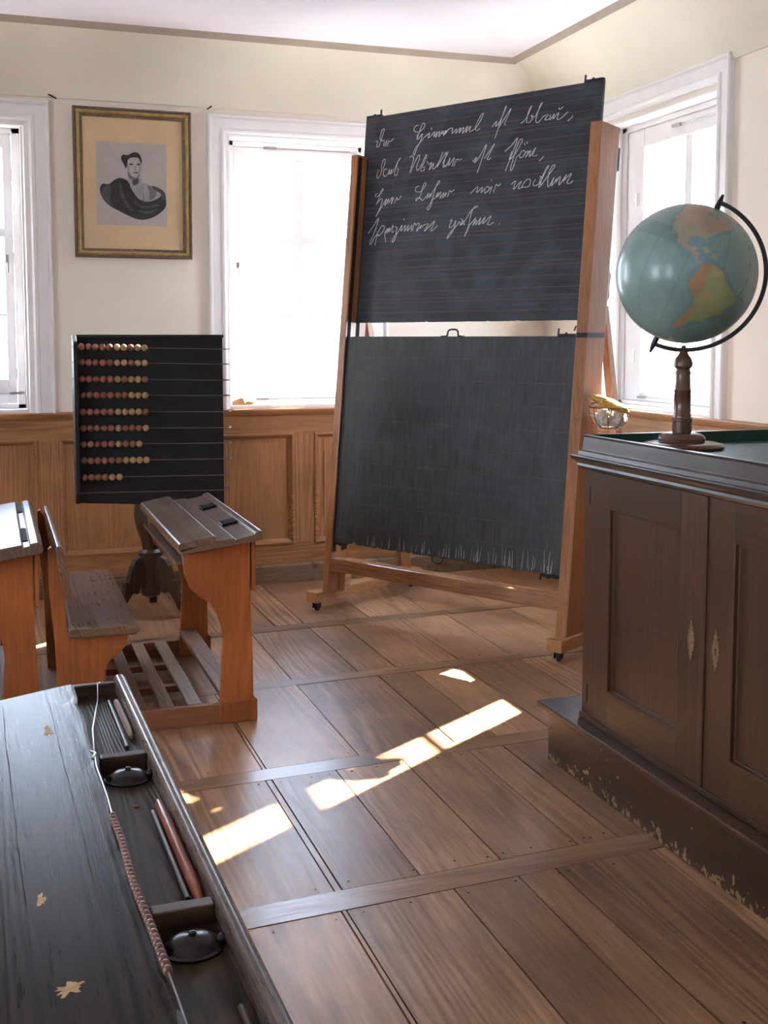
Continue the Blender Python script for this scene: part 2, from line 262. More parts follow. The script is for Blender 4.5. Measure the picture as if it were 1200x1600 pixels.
class MB:
    def __init__(s): s.v = []; s.f = []; s.m = []; s.sm = []
    def face(s, idx, mi=0, smooth=False): s.f.append(idx); s.m.append(mi); s.sm.append(smooth)
    def box(s, x0, x1, y0, y1, z0, z1, mi=0):
        b = len(s.v); s.v += [(x, y, z) for z in (z0, z1) for y in (y0, y1) for x in (x0, x1)]
        for q in ((0, 2, 3, 1), (4, 5, 7, 6), (0, 1, 5, 4), (2, 6, 7, 3), (0, 4, 6, 2), (1, 3, 7, 5)): s.face([b+i for i in q], mi)
        return s
    def hexa(s, bottom, top, mi=0):   # two quads of 3d points, same winding (ccw from above)
        b = len(s.v); s.v += [tuple(p) for p in bottom] + [tuple(p) for p in top]
        for q in ((3, 2, 1, 0), (4, 5, 6, 7), (0, 1, 5, 4), (1, 2, 6, 5), (2, 3, 7, 6), (3, 0, 4, 7)): s.face([b+i for i in q], mi)
        return s
    def prism(s, pts, a0, a1, axis='Y', mi=0, smooth=False):
        """2D polygon extruded on axis. axis Y: pts are (x,z); X: (y,z); Z: (x,y)"""
        n = len(pts); b = len(s.v)
        def mk(p, a):
            return (p[0], a, p[1]) if axis == 'Y' else ((a, p[0], p[1]) if axis == 'X' else (p[0], p[1], a))
        s.v += [mk(p, a0) for p in pts] + [mk(p, a1) for p in pts]
        s.face([b+i for i in range(n)], mi); s.face([b+n+i for i in reversed(range(n))], mi)
        for i in range(n):
            j = (i+1) % n; s.face([b+i, b+n+i, b+n+j, b+j], mi, smooth)
        return s
    def tube(s, path, r, seg=8, closed=False, mi=0, cap=True):
        P = [Vector(p) for p in path]; n = len(P); b = len(s.v); rr = r if isinstance(r, (list, tuple)) else [r]*n
        up = None
        for i, p in enumerate(P):
            if closed: t = P[(i+1) % n]-P[i-1]
            else: t = P[min(i+1, n-1)]-P[max(i-1, 0)]
            t.normalize()
            if up is None:
                up = Vector((0, 0, 1)) if abs(t.z) < 0.9 else Vector((1, 0, 0))
            a = t.cross(up).normalized(); c = a.cross(t).normalized(); up = c
            for k in range(seg):
                th = 2*PI*k/seg; s.v.append(tuple(p+(a*math.cos(th)+c*math.sin(th))*rr[i]))
        for i in range(n if closed else n-1):
            j = (i+1) % n
            for k in range(seg):
                l = (k+1) % seg; s.face([b+i*seg+k, b+i*seg+l, b+j*seg+l, b+j*seg+k], mi, True)
        if cap and not closed:
            s.face([b+k for k in reversed(range(seg))], mi); s.face([b+(n-1)*seg+k for k in range(seg)], mi)
        return s
    def lathe(s, prof, center=(0, 0, 0), seg=32, mi=0, axis=None, sy=1.0):
        """prof: list (r, h) bottom to top around +Z through center (axis: optional direction)"""
        c = Vector(center); b = len(s.v)
        if axis is None: A, X, Y = Vector((0, 0, 1)), Vector((1, 0, 0)), Vector((0, 1, 0))
        else:
            A = Vector(axis).normalized(); X = A.orthogonal().normalized(); Y = A.cross(X)
        for r, h in prof:
            for k in range(seg):
                th = 2*PI*k/seg; s.v.append(tuple(c+A*h+X*(r*math.cos(th))+Y*(r*sy*math.sin(th))))
        for i in range(len(prof)-1):
            for k in range(seg):
                l = (k+1) % seg; s.face([b+i*seg+k, b+i*seg+l, b+(i+1)*seg+l, b+(i+1)*seg+k], mi, True)
        s.face([b+k for k in reversed(range(seg))], mi); s.face([b+(len(prof)-1)*seg+k for k in range(seg)], mi)
        return s
    def ball(s, c, r, seg=14, rings=8, mi=0, sc=(1, 1, 1)):
        prof = [(max(r*math.sin(PI*i/rings), 1e-5), -r*math.cos(PI*i/rings)) for i in range(rings+1)]
        b = len(s.v); s.lathe(prof, (0, 0, 0), seg, mi)
        for i in range(b, len(s.v)):
            v = s.v[i]; s.v[i] = (v[0]*sc[0]+c[0], v[1]*sc[1]+c[1], v[2]*sc[2]+c[2])
        return s
    def map(s, fn, start=0):
        s.v[start:] = [tuple(fn(Vector(v))) for v in s.v[start:]]; return s
    def build(s, name, mats, parent=None, bevel=0.0, local=False, seg=2, smooth=None):
        me = bpy.data.meshes.new(name)
        vs = s.v
        if parent is not None and not local:
            inv = root_matrix(parent).inverted(); vs = [tuple(inv @ Vector(v)) for v in vs]
        me.from_pydata(vs, [], s.f); 
        if not isinstance(mats, (list, tuple)): mats = [mats]
        for m in mats: me.materials.append(m)
        for p, mi, sm in zip(me.polygons, s.m, s.sm): p.material_index = mi; p.use_smooth = sm if smooth is None else smooth
        me.validate(); me.update()
        bm = bmesh.new(); bm.from_mesh(me); bmesh.ops.recalc_face_normals(bm, faces=bm.faces); bm.to_mesh(me); bm.free()
        if any(s.sm): me.set_sharp_from_angle(angle=math.radians(38))
        o = bpy.data.objects.new(name, me); C.objects.link(o)
        if parent is not None: o.parent = parent
        if bevel:
            md = o.modifiers.new('bevel', 'BEVEL'); md.width = bevel; md.segments = seg; md.limit_method = 'ANGLE'; md.angle_limit = math.radians(35)
            md.harden_normals = False
        return o
def struct(o): o['kind'] = 'structure'; return o
def sbox(name, m, *a): return struct(MB().box(*a).build(name, m))
def copy_tree(o, parent=None):
    c = o.copy(); C.objects.link(c); c.parent = parent
    for ch in list(o.children): copy_tree(ch, c)
    return c
STROKES = [[(0.094,2.491),(0.11,2.492),(0.103,2.464),(0.115,2.459),(0.126,2.472),(0.132,2.491),(0.125,2.509),(0.13,2.534),(0.138,2.553),(0.152,2.554),(0.148,2.537),(0.136,2.5),(0.134,2.489)],[(0.137,2.489),(0.156,2.492),(0.154,2.461),(0.163,2.468),(0.175,2.488),(0.171,2.456)],[(0.181,2.455),(0.191,2.488),(0.192,2.479),(0.205,2.481),(0.225,2.494)],[(0.393,2.546),(0.373,2.542),(0.363,2.525),(0.382,2.51),(0.41,2.512),(0.431,2.528),(0.438,2.546),(0.424,2.553),(0.412,2.533),(0.401,2.503),(0.388,2.472)],[(0.392,2.5),(0.39,2.47),(0.408,2.48),(0.425,2.496),(0.414,2.458),(0.394,2.425),(0.379,2.389),(0.371,2.399),(0.385,2.426),(0.411,2.448),(0.44,2.477)],[(0.44,2.477),(0.475,2.494),(0.465,2.47),(0.489,2.482),(0.506,2.498),(0.504,2.47),(0.524,2.496),(0.517,2.466),(0.542,2.497),(0.538,2.466),(0.559,2.495),(0.568,2.477),(0.581,2.479),(0.595,2.494)],[(0.485,2.522),(0.483,2.511)],[(0.554,2.48),(0.584,2.495),(0.566,2.469),(0.599,2.499),(0.625,2.502),(0.624,2.475),(0.653,2.496),(0.647,2.472),(0.679,2.499),(0.67,2.472),(0.698,2.5),(0.693,2.467),(0.724,2.503),(0.712,2.468),(0.743,2.5),(0.738,2.471),(0.781,2.49),(0.817,2.546),(0.813,2.555),(0.793,2.531),(0.774,2.491),(0.783,2.471),(0.804,2.481)],[(0.878,2.478),(0.905,2.505),(0.9,2.479),(0.926,2.502),(0.957,2.567),(0.95,2.559),(0.901,2.416)],[(0.922,2.473),(0.948,2.506),(0.989,2.559),(0.956,2.487),(0.964,2.48)],[(1.053,2.475),(1.083,2.495),(1.112,2.555),(1.097,2.534),(1.087,2.483),(1.102,2.474),(1.121,2.49),(1.113,2.509),(1.137,2.5),(1.167,2.554),(1.176,2.564),(1.161,2.549),(1.142,2.482),(1.157,2.468),(1.186,2.494),(1.212,2.499),(1.194,2.476),(1.221,2.478),(1.226,2.497),(1.225,2.472),(1.249,2.5),(1.241,2.473),(1.272,2.503),(1.265,2.47),(1.288,2.473),(1.325,2.499)],[(1.27,2.526),(1.278,2.517),(1.297,2.528)],[(1.353,2.479),(1.348,2.468),(1.326,2.454)],[(0.129,2.332),(0.12,2.3),(0.126,2.286),(0.144,2.301),(0.153,2.33),(0.149,2.348),(0.161,2.384),(0.173,2.384),(0.172,2.364),(0.163,2.332)],[(0.192,2.33),(0.173,2.33),(0.167,2.306),(0.178,2.291),(0.199,2.303),(0.211,2.328),(0.209,2.299),(0.228,2.326),(0.221,2.301),(0.245,2.325),(0.265,2.363),(0.284,2.382),(0.269,2.369),(0.258,2.338),(0.247,2.299),(0.262,2.29),(0.272,2.315),(0.268,2.33)],[(0.348,2.376),(0.361,2.385),(0.376,2.369),(0.369,2.341),(0.355,2.3),(0.364,2.303),(0.383,2.344),(0.409,2.384),(0.416,2.366),(0.401,2.328),(0.405,2.302),(0.422,2.315),(0.45,2.362),(0.46,2.382),(0.463,2.368),(0.45,2.341),(0.428,2.3),(0.451,2.298),(0.454,2.315),(0.441,2.313)],[(0.467,2.346),(0.485,2.327),(0.502,2.336),(0.487,2.296),(0.516,2.331),(0.51,2.3),(0.531,2.308),(0.555,2.344),(0.573,2.385)],[(0.573,2.385),(0.555,2.344),(0.538,2.306),(0.564,2.34),(0.598,2.382),(0.58,2.31),(0.589,2.304),(0.61,2.322)],[(0.575,2.323),(0.609,2.381),(0.582,2.328),(0.6,2.305),(0.623,2.349),(0.615,2.307),(0.65,2.346),(0.639,2.301)],[(0.65,2.3),(0.666,2.335),(0.682,2.331),(0.701,2.335)],[(0.77,2.313),(0.795,2.332),(0.782,2.306),(0.81,2.33),(0.852,2.392),(0.805,2.252)],[(0.844,2.321),(0.903,2.392),(0.865,2.324),(0.87,2.312),(0.884,2.32)],[(0.968,2.344),(1.009,2.372),(1.041,2.4),(0.98,2.245)],[(1.011,2.339),(1.0,2.299),(1.04,2.336),(1.07,2.388),(1.056,2.393),(1.038,2.354),(1.011,2.257),(1.022,2.25),(1.042,2.307),(1.055,2.317)],[(1.068,2.333),(1.059,2.311),(1.074,2.303),(1.093,2.325),(1.082,2.338),(1.068,2.333)],[(1.084,2.375),(1.088,2.363)],[(1.102,2.379),(1.099,2.368)],[(1.093,2.325),(1.113,2.331),(1.095,2.301),(1.123,2.333),(1.119,2.302),(1.153,2.344),(1.136,2.306),(1.167,2.305)],[(1.202,2.296),(1.189,2.283),(1.178,2.276)],[(0.137,2.201),(0.118,2.195),(0.126,2.183),(0.147,2.191),(0.167,2.223),(0.173,2.218),(0.159,2.199),(0.138,2.153),(0.129,2.141)],[(0.132,2.143),(0.162,2.17),(0.172,2.16),(0.16,2.122),(0.135,2.075),(0.141,2.085),(0.175,2.13),(0.203,2.167),(0.191,2.129),(0.219,2.166),(0.212,2.137)],[(0.221,2.141),(0.244,2.173),(0.238,2.135),(0.256,2.172)],[(0.26,2.134),(0.275,2.168),(0.28,2.156),(0.292,2.158),(0.306,2.173)],[(0.427,2.218),(0.407,2.212),(0.405,2.191),(0.439,2.186),(0.472,2.221),(0.465,2.231),(0.452,2.213),(0.441,2.167),(0.413,2.139),(0.412,2.151),(0.436,2.153),(0.455,2.138),(0.478,2.155),(0.494,2.175),(0.484,2.145),(0.509,2.171),(0.502,2.148),(0.539,2.201),(0.566,2.227),(0.554,2.23),(0.539,2.196),(0.516,2.124),(0.492,2.093),(0.502,2.085),(0.517,2.11),(0.524,2.133),(0.555,2.153)],[(0.544,2.145),(0.559,2.172),(0.555,2.149),(0.576,2.175),(0.574,2.138),(0.597,2.169),(0.591,2.139),(0.612,2.167),(0.608,2.145)],[(0.623,2.143),(0.634,2.175),(0.647,2.167),(0.666,2.179)],[(0.77,2.148),(0.815,2.181),(0.811,2.15),(0.844,2.176),(0.837,2.148),(0.861,2.167),(0.879,2.176),(0.887,2.159),(0.863,2.143),(0.861,2.162)],[(0.887,2.159),(0.904,2.173),(0.892,2.138)],[(0.916,2.142),(0.929,2.182),(0.942,2.173),(0.959,2.184)],[(0.898,2.208),(0.899,2.203)],[(1.022,2.174),(1.048,2.189),(1.036,2.147),(1.081,2.186),(1.066,2.15),(1.09,2.153),(1.126,2.155),(1.135,2.184),(1.117,2.191),(1.095,2.172),(1.084,2.151)],[(1.165,2.186),(1.152,2.167),(1.162,2.154),(1.184,2.165),(1.194,2.194),(1.187,2.199),(1.205,2.193)],[(1.197,2.149),(1.186,2.15),(1.216,2.212),(1.236,2.244),(1.225,2.241),(1.205,2.198),(1.197,2.154),(1.229,2.191),(1.271,2.241),(1.259,2.245),(1.239,2.209),(1.238,2.15),(1.25,2.149),(1.27,2.187),(1.259,2.146),(1.288,2.18),(1.281,2.161),(1.307,2.188),(1.302,2.145),(1.341,2.195),(1.323,2.162)],[(1.323,2.162),(1.369,2.198),(1.347,2.156),(1.364,2.149),(1.38,2.162)],[(0.085,1.984),(0.123,2.027),(0.155,2.064),(0.133,1.993),(0.103,1.931),(0.113,1.926),(0.133,1.959),(0.148,1.973),(0.176,2.014),(0.198,2.018),(0.197,1.994),(0.167,1.967),(0.154,1.972),(0.14,1.915)],[(0.224,2.002),(0.208,1.969),(0.218,1.928)],[(0.204,1.979),(0.228,2.002),(0.22,1.978),(0.24,2.006),(0.236,1.982),(0.264,2.019),(0.255,1.981),(0.273,1.985)],[(0.271,2.009),(0.29,2.003),(0.286,1.974),(0.293,1.964),(0.272,1.927),(0.262,1.933),(0.281,1.96),(0.304,1.983),(0.326,2.015),(0.32,1.982),(0.351,2.013),(0.345,1.978),(0.372,2.012),(0.366,1.979),(0.394,2.01),(0.391,1.978)],[(0.335,2.05),(0.336,2.04)],[(0.4,1.977),(0.411,2.019),(0.424,2.008),(0.433,2.017),(0.445,2.012),(0.427,1.975)],[(0.433,1.977),(0.461,2.006),(0.45,1.988),(0.479,2.005),(0.508,2.008),(0.482,1.972),(0.527,2.002)],[(0.51,1.989),(0.546,2.022),(0.544,2.008),(0.526,1.972),(0.546,1.978),(0.571,1.999)],[(0.648,2.013),(0.665,2.021),(0.65,1.994),(0.651,1.98),(0.673,1.988),(0.688,2.015),(0.68,1.974),(0.644,1.926),(0.641,1.935),(0.664,1.961),(0.696,1.987),(0.712,2.009),(0.719,1.988),(0.734,2.012),(0.747,1.988)],[(0.719,2.021),(0.732,2.015),(0.728,1.989),(0.758,2.024),(0.787,2.064),(0.821,2.077),(0.808,2.08),(0.787,2.053),(0.771,1.976),(0.752,1.933),(0.758,1.94),(0.78,1.986)],[(0.78,1.986),(0.816,2.02),(0.8,1.982),(0.823,2.009),(0.819,1.983),(0.848,2.02),(0.835,1.982),(0.876,2.021),(0.86,1.986),(0.911,2.024),(0.892,1.984),(0.908,1.98),(0.932,1.992)],[(0.963,1.98),(0.967,1.978)]]
# ------------------------------------------------------------------ room shell
YB, XR, XL, YF = 6.863, 3.45, -3.2, -1.8     # back wall, right wall, left wall, wall behind the camera
ZC = 3.19
back = lambda a, z, d: (a, YB-d, z)
right = lambda a, z, d: (XR-d, a, z)
left = lambda a, z, d: (XL+d, a, z)
def wall(name, mapf, a0, a1, holes, mat, T=0.26, top=3.3):
    """wall slab with rectangular holes (a0,a1,z0,z1); d<0 is outwards"""
    mb = MB(); cuts = sorted(holes); cur = a0
    def slab(p, q, z0, z1):
        b = [mapf(p, z0, 0), mapf(q, z0, 0), mapf(q, z0, -T), mapf(p, z0, -T)]; t = [mapf(p, z1, 0), mapf(q, z1, 0), mapf(q, z1, -T), mapf(p, z1, -T)]
        mb.hexa(b, t)
    for h in cuts:
        slab(cur, h[0], 0, top); slab(h[0], h[1], 0, h[2]); slab(h[0], h[1], h[3], top); cur = h[1]
    slab(cur, a1, 0, top)
    return struct(mb.build(name, mat))
W1 = (-0.72, 0.20, 1.085, 2.70); W2 = (1.357, 2.235, 1.085, 2.70); W3 = (4.98, 6.10, 1.10, 2.74); W4 = (0.6, 1.75, 1.10, 2.74)
ADDED_W5 = (-0.6, 0.6, 1.0, 2.74); ADDED_W6 = (2.0, 3.2, 1.0, 2.74)  # openings for two left-wall windows out of view, added to light the room
wall('wall_back', back, XL-0.26, XR+0.26, [W1, W2], M['plaster'])
wall('wall_right', right, YF, YB, [W3], M['plaster'])
wall('wall_left', left, YF, YB, [ADDED_W5, ADDED_W6], M['plaster'])
sbox('wall_front', M['plaster'], XL, XR, YF-0.26, YF, 0, 3.3)
sbox('ceiling', M['ceiling'], XL-0.2, XR+0.2, YF-0.2, YB+0.2, ZC+0.02, 3.32)

# coved cornice, mitred in the corner
def cove():
    prof = []
    for i in range(13):
        t = i/12.0; a = t*PI/2
        prof.append((0.5*(1-math.cos(a))+0.5*t, 0.5*math.sin(a)+0.5*t))     # inset fraction, height fraction
    z0, z1 = 2.85, ZC+0.02; ib, ir = 0.262, 0.355
    pb, pr = MB(), MB()
    for (i, h) in prof:
        z = z0+(z1-z0)*h; ins = 0.012+i
        y = YB-0.012-(ib-0.012)*i; x = XR-0.012-(ir-0.012)*i
        pb.v += [(XL, y, z), (x, y, z)]; pr.v += [(x, y, z), (x, YF, z)]
    for k in range(12):
        pb.face([2*k, 2*k+1, 2*k+3, 2*k+2], 0, True); pr.face([2*k, 2*k+1, 2*k+3, 2*k+2], 0, True)
    for p in (pb, pr):   # close to the wall so that it is a solid
        pass
    nb = len(pb.v); pb.v += [(XL, YB+0.02, z0), (XR, YB+0.02, z0), (XL, YB+0.02, z1), (XR, YB+0.02, z1)]
    pb.face([0, nb, nb+1, 1]); pb.face([nb, nb+2, nb+3, nb+1]); pb.face([24, 25, nb+3, nb+2])
    nr = len(pr.v); pr.v += [(XR+0.02, YB, z0), (XR+0.02, YF, z0), (XR+0.02, YB, z1), (XR+0.02, YF, z1)]
    pr.face([0, 1, nr+1, nr]); pr.face([nr, nr+1, nr+3, nr+2]); pr.face([24, nr+2, nr+3, 25])
    struct(pb.build('trim_1', M['cove'])); struct(pr.build('trim_2', M['cove']))
    yb, xr = YB-ib, XR-ir
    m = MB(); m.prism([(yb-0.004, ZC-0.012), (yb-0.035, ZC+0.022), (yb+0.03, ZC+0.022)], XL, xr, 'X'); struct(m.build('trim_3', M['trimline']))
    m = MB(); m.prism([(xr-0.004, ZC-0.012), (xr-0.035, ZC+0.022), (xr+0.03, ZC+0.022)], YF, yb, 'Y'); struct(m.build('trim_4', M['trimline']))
cove()

# floor: wide boards between cross strips
def floor():
    mb = MB(); tint = []
    def plank(pts, z, mi):
        b = len(mb.v); g = 0.0024
        cx = sum(p[0] for p in pts)/4; cy = sum(p[1] for p in pts)/4
        q = [(p[0]+(g if p[0] < cx else -g), p[1]+(g if p[1] < cy else -g)) for p in pts]
        n0 = len(mb.f); mb.hexa([(p[0], p[1], -0.03) for p in q], [(p[0], p[1], z) for p in q], mi)
        t = random.random(); tint.extend([t]*6)
    sl = 0.06
    strips = [(-2.1, 0.1), (-1.13, 0.1), (-0.17, 0.1), (0.82, 0.1), (1.80, 0.10), (2.745, 0.105), (3.69, 0.098), (4.69, 0.09), (5.62, 0.095)]   # Y of front edge at X=0, width
    ye = lambda y, x: y+sl*x
    rows = []
    for i, (y, w) in enumerate(strips):
        x = -3.1; 
        for (xa, xb) in ((-3.2, -1.0), (-1.0, 2.35), (2.35, 3.45)):
            plank([(xa, ye(y, xa)), (xb, ye(y, xb)), (xb, ye(y+w, xb)), (xa, ye(y+w, xa))], 0.0008, 1)
        nxt = strips[i+1][0] if i+1 < len(strips) else None
        rows.append((y+w, nxt))
    seams = {8: [0.62, 0.95, 1.16, 1.37, 1.53, 1.90, 2.25, 2.62, 3.0], 7: [0.55, 0.90, 1.22, 1.535, 1.72, 2.04, 2.315, 2.7, 3.1],
             6: [0.50, 0.858, 0.872, 1.22, 1.60, 1.775, 2.01, 2.32, 2.75, 3.1], 5: [0.48, 0.846, 0.868, 1.10, 1.355, 1.615, 1.755, 2.1, 2.5, 3.0],
             4: [0.45, 0.832, 0.846, 1.16, 1.36, 1.48, 1.80, 2.2, 2.7]}
    for i, (ya, yb) in enumerate(rows):
        s = seams.get(i, [0.3, 0.84, 1.2, 1.5, 1.9, 2.4, 2.9]); s = [-2.9, -2.5, -2.2, -1.8, -1.45, -1.0, -0.6, -0.25, 0.1]+s+[3.45]; x = -3.2
        for e in s:
            top = (lambda X: ye(yb, X)) if yb is not None else (lambda X: YB)
            if e-x > 0.001:
                plank([(x, ye(ya, x)), (e, ye(ya, e)), (e, top(e)), (x, top(x))], random.uniform(-0.0012, 0.0008), 0)
                if e-x > 0.1:
                    for yy in (ye(ya, x)+0.035, top(x)-0.035):
                        for fx in (0.12, 0.5, 0.88):
                            if random.random() < 0.75:
                                px = x+(e-x)*fx+random.uniform(-0.02, 0.02); b = len(mb.v); r = random.uniform(0.003, 0.0048); py = yy+sl*(px-x)+random.uniform(-.008, .008)
                                for k in range(8): mb.v.append((px+r*math.cos(k*PI/4), py+r*math.sin(k*PI/4), 0.0013))
                                mb.face([b+k for k in range(8)], 2); tint.append(0.5)
            x = e
    n0 = len(mb.f); mb.box(XL-.2, XR+.2, YF-.2, YB+.2, -0.2, -0.012, 2); tint.extend([0.5]*6)
    o = mb.build('floor', [M['floor'], M['strip'], M['gap']])
    at = o.data.attributes.new('tint', 'FLOAT', 'FACE')
    for i, t in enumerate(tint): at.data[i].value = t
    struct(o)
floor()

# moulded frames
def sweep_frame(mb, mapf, x0, x1, z0, z1, prof, closed=False, mi=0, smooth=False):
    """prof: list of (w inward from outer edge, d out of wall)"""
    rings = []
    for (w, d) in prof:
        if closed: pts = [(x0+w, z0+w), (x0+w, z1-w), (x1-w, z1-w), (x1-w, z0+w)]
        else: pts = [(x0+w, z0), (x0+w, z1-w), (x1-w, z1-w), (x1-w, z0)]
        b = len(mb.v); mb.v += [mapf(a, z, d) for a, z in pts]; rings.append(b)
    for r0, r1 in zip(rings, rings[1:]):
        for k in range(4 if closed else 3):
            l = (k+1) % 4; mb.face([r0+k, r0+l, r1+l, r1+k], mi, smooth)
CAS = [(0, -0.005), (0, 0.030), (0.006, 0.038), (0.016, 0.038), (0.022, 0.028), (0.026, 0.022), (0.078, 0.022), (0.082, 0.030), (0.092, 0.034), (0.102, 0.030), (0.108, 0.022), (0.122, 0.018), (0.122, -0.01)]
CASW = [(0, -0.005), (0, 0.036), (0.008, 0.042), (0.018, 0.036), (0.024, 0.024), (0.078, 0.020), (0.084, 0.030), (0.100, 0.034), (0.112, 0.022), (0.138, 0.018), (0.145, 0.010), (0.145, -0.01)]

def bar(mb, mapf, a0, a1, z0, z1, d0, d1, mi=0):
    mb.hexa([mapf(a0, z0, d0), mapf(a1, z0, d0), mapf(a1, z0, d1), mapf(a0, z0, d1)], [mapf(a0, z1, d0), mapf(a1, z1, d0), mapf(a1, z1, d1), mapf(a0, z1, d1)], mi)

def window(name, mapf, hole, cas, glassx, glassz, mull, transz, barz, outer, D=0.117):
    a0, a1, z0, z1 = hole
    r = bpy.data.objects.new(name, None); C.objects.link(r); r['kind'] = 'structure'
    p = mapf((a0+a1)/2, z0, 0); r.location = p
    mb = MB(); sweep_frame(mb, mapf, outer[0], outer[1], z0-0.006, outer[2], cas); mb.build('casing', M['white'], r)
    mb = MB()   # lining boards of the reveal
    t = 0.012
    bar(mb, mapf, a0, a0+t, z0, z1, 0.005, -0.255); bar(mb, mapf, a1-t, a1, z0, z1, 0.005, -0.255); bar(mb, mapf, a0, a1, z1-t, z1, 0.005, -0.255)
    mb.build('reveal_lining', M['white'], r)
    mb = MB(); bar(mb, mapf, a0, a1, z0-0.004, z0+0.018, 0.012, -0.255); mb.build('window_sill', M['white'], r, bevel=0.004)
    g0, g1 = glassx; y0, y1 = glassz
    mb = MB()
    # outer fixed frame, then the sash
    f0, f1 = a0+t, a1-t; zt = z1-t; zb = z0+0.018
    for (A0, A1, Z0, Z1) in ((f0, min(f0+0.045, g0-0.03), zb, zt), (max(f1-0.045, g1+0.03), f1, zb, zt), (f0, f1, zt-0.03, zt), (f0, f1, zb, zb+0.025)): bar(mb, mapf, A0, A1, Z0, Z1, -(D-0.012), -(D+0.07))
    mb.build('outer_frame', M['white'], r, bevel=0.003)
    s0, s1, sz0, sz1 = min(f0+0.045, g0-0.03)+0.002, max(f1-0.045, g1+0.03)-0.002, zb+0.027, zt-0.032
    mb = MB(); bar(mb, mapf, s0, g0, sz0, sz1, -D, -(D+0.045)); bar(mb, mapf, g1, s1, sz0, sz1, -D, -(D+0.045)); bar(mb, mapf, g0, g1, sz0, y0, -D, -(D+0.045)); bar(mb, mapf, g0, g1, y1, sz1, -D, -(D+0.045))
    mb.build('sash_frame', M['white'], r, bevel=0.004)
    if mull: mb = MB(); bar(mb, mapf, mull[0], mull[1], y0, y1, -(D-0.002), -(D+0.06)); mb.build('mullion', M['white'], r, bevel=0.006)
    if transz:
        for (p, q) in ([(g0, mull[0]), (mull[1], g1)] if mull else [(g0, g1)]):
            mb = MB(); bar(mb, mapf, p, q, transz[0], transz[1], -(D-0.001), -(D+0.06)); mb.build('transom_bar', M['white'], r, bevel=0.005)
    if barz:
        for (p, q) in ([(g0, mull[0]), (mull[1], g1)] if mull else [(g0, g1)]):
            mb = MB(); bar(mb, mapf, p, q, barz-0.008, barz+0.008, -(D+0.012), -(D+0.035)); mb.build('glazing_bar', M['white'], r)
    zs = [y0]+([barz+0.008] if barz else [])+([transz[1]] if transz else [])
    ze = ([barz-0.008] if barz else [])+([transz[0]] if transz else [])+[y1]
    for (p, q) in ([(g0, mull[0]), (mull[1], g1)] if mull else [(g0, g1)]):
        for u, v in zip(zs, ze):
            mb = MB(); bar(mb, mapf, p, q, u, v, -(D+0.022), -(D+0.025)); mb.build('pane', M['glass'], r)
    return r
w1 = window('window_1', back, W1, CASW, (-0.55, 0.092), (1.27, 2.58), (-0.26, -0.20), (2.08, 2.13), 1.64, (-0.865, 0.345, 2.825))
w2 = window('window_2', back, W2, CAS, (1.466, 2.17), (1.17, 2.585), (1.79, 1.85), (2.082, 2.13), 1.643, (1.235, 2.357, 2.815))
w3 = window('window_3', right, W3, CAS, (5.165, 5.865), (1.20, 2.595), (5.378, 5.448), (2.05, 2.12), 1.60, (4.858, 6.222, 2.885))
#w4 = window('added_window_4', right, W4, CAS, (0.72, 1.63), (1.2, 2.6), (1.15, 1.2), (2.05, 2.1), None, (0.478, 1.872, 2.86))
added_w5 = window('added_window_4', left, ADDED_W5, CAS, (-0.48, 0.48), (1.1, 2.6), (-0.03, 0.03), (2.05, 2.1), None, (-0.722, 0.722, 2.86))  # unseen window put in to let more daylight into the room
added_w6 = window('added_window_5', left, ADDED_W6, CAS, (2.12, 3.08), (1.1, 2.6), (2.57, 2.63), (2.05, 2.1), None, (1.878, 3.322, 2.86))  # second added window, brightens the right wall and cabinet
#portal('window_portal', (-0.26, YB+0.27, 1.9), (PI/2, 0, PI), 0.95, 1.7)
#portal('window_portal', (1.8, YB+0.27, 1.9), (PI/2, 0, PI), 0.95, 1.7)
# fittings: hinges, latch handles and stay bars on the sashes
def latch(r, mapf, a, z, D=0.117, h=0.05):
    mb = MB(); bar(mb, mapf, a-0.008, a+0.008, z-h, z+h, -(D-0.006), -D); mb.tube([mapf(a, z, -(D-0.006)), mapf(a, z, -(D-0.03)), mapf(a, z-0.05, -(D-0.034))], 0.005, 8)
    mb.build('latch', M['steel'], r)
def hinge(r, mapf, a, z, D=0.117):
    mb = MB(); mb.tube([mapf(a, z-0.04, -(D-0.010)), mapf(a, z+0.04, -(D-0.010))], 0.006, 8); bar(mb, mapf, a-0.02, a+0.02, z-0.035, z+0.035, -(D-0.004), -D); mb.build('hinge', M['white'], r)
def stay(r, mapf, a0, a1, z, D=0.117):
    mb = MB(); mb.tube([mapf(a0, z, -(D-0.012)), mapf(a1, z+0.002, -(D-0.012))], 0.004, 8); bar(mb, mapf, a0-0.02, a0+0.06, z-0.006, z+0.008, -(D-0.02), -(D-0.006)); mb.build('stay_bar', M['steel'], r)
latch(w2, back, 1.436, 1.93, h=0.035); stay(w2, back, 1.62, 2.15, 2.655); stay(w2, back, 1.56, 2.12, 1.13)
latch(w1, back, 0.105, 1.93); hinge(w1, back, 0.150, 2.43); hinge(w1, back, 0.150, 1.96); hinge(w1, back, 0.150, 1.3); stay(w1, back, 0.12, -0.2, 1.19)
stay(w3, right, 5.5, 5.16, 2.655); stay(w3, right, 5.80, 5.45, 1.165); hinge(w3, right, 5.93, 2.3); hinge(w3, right, 5.93, 1.4)

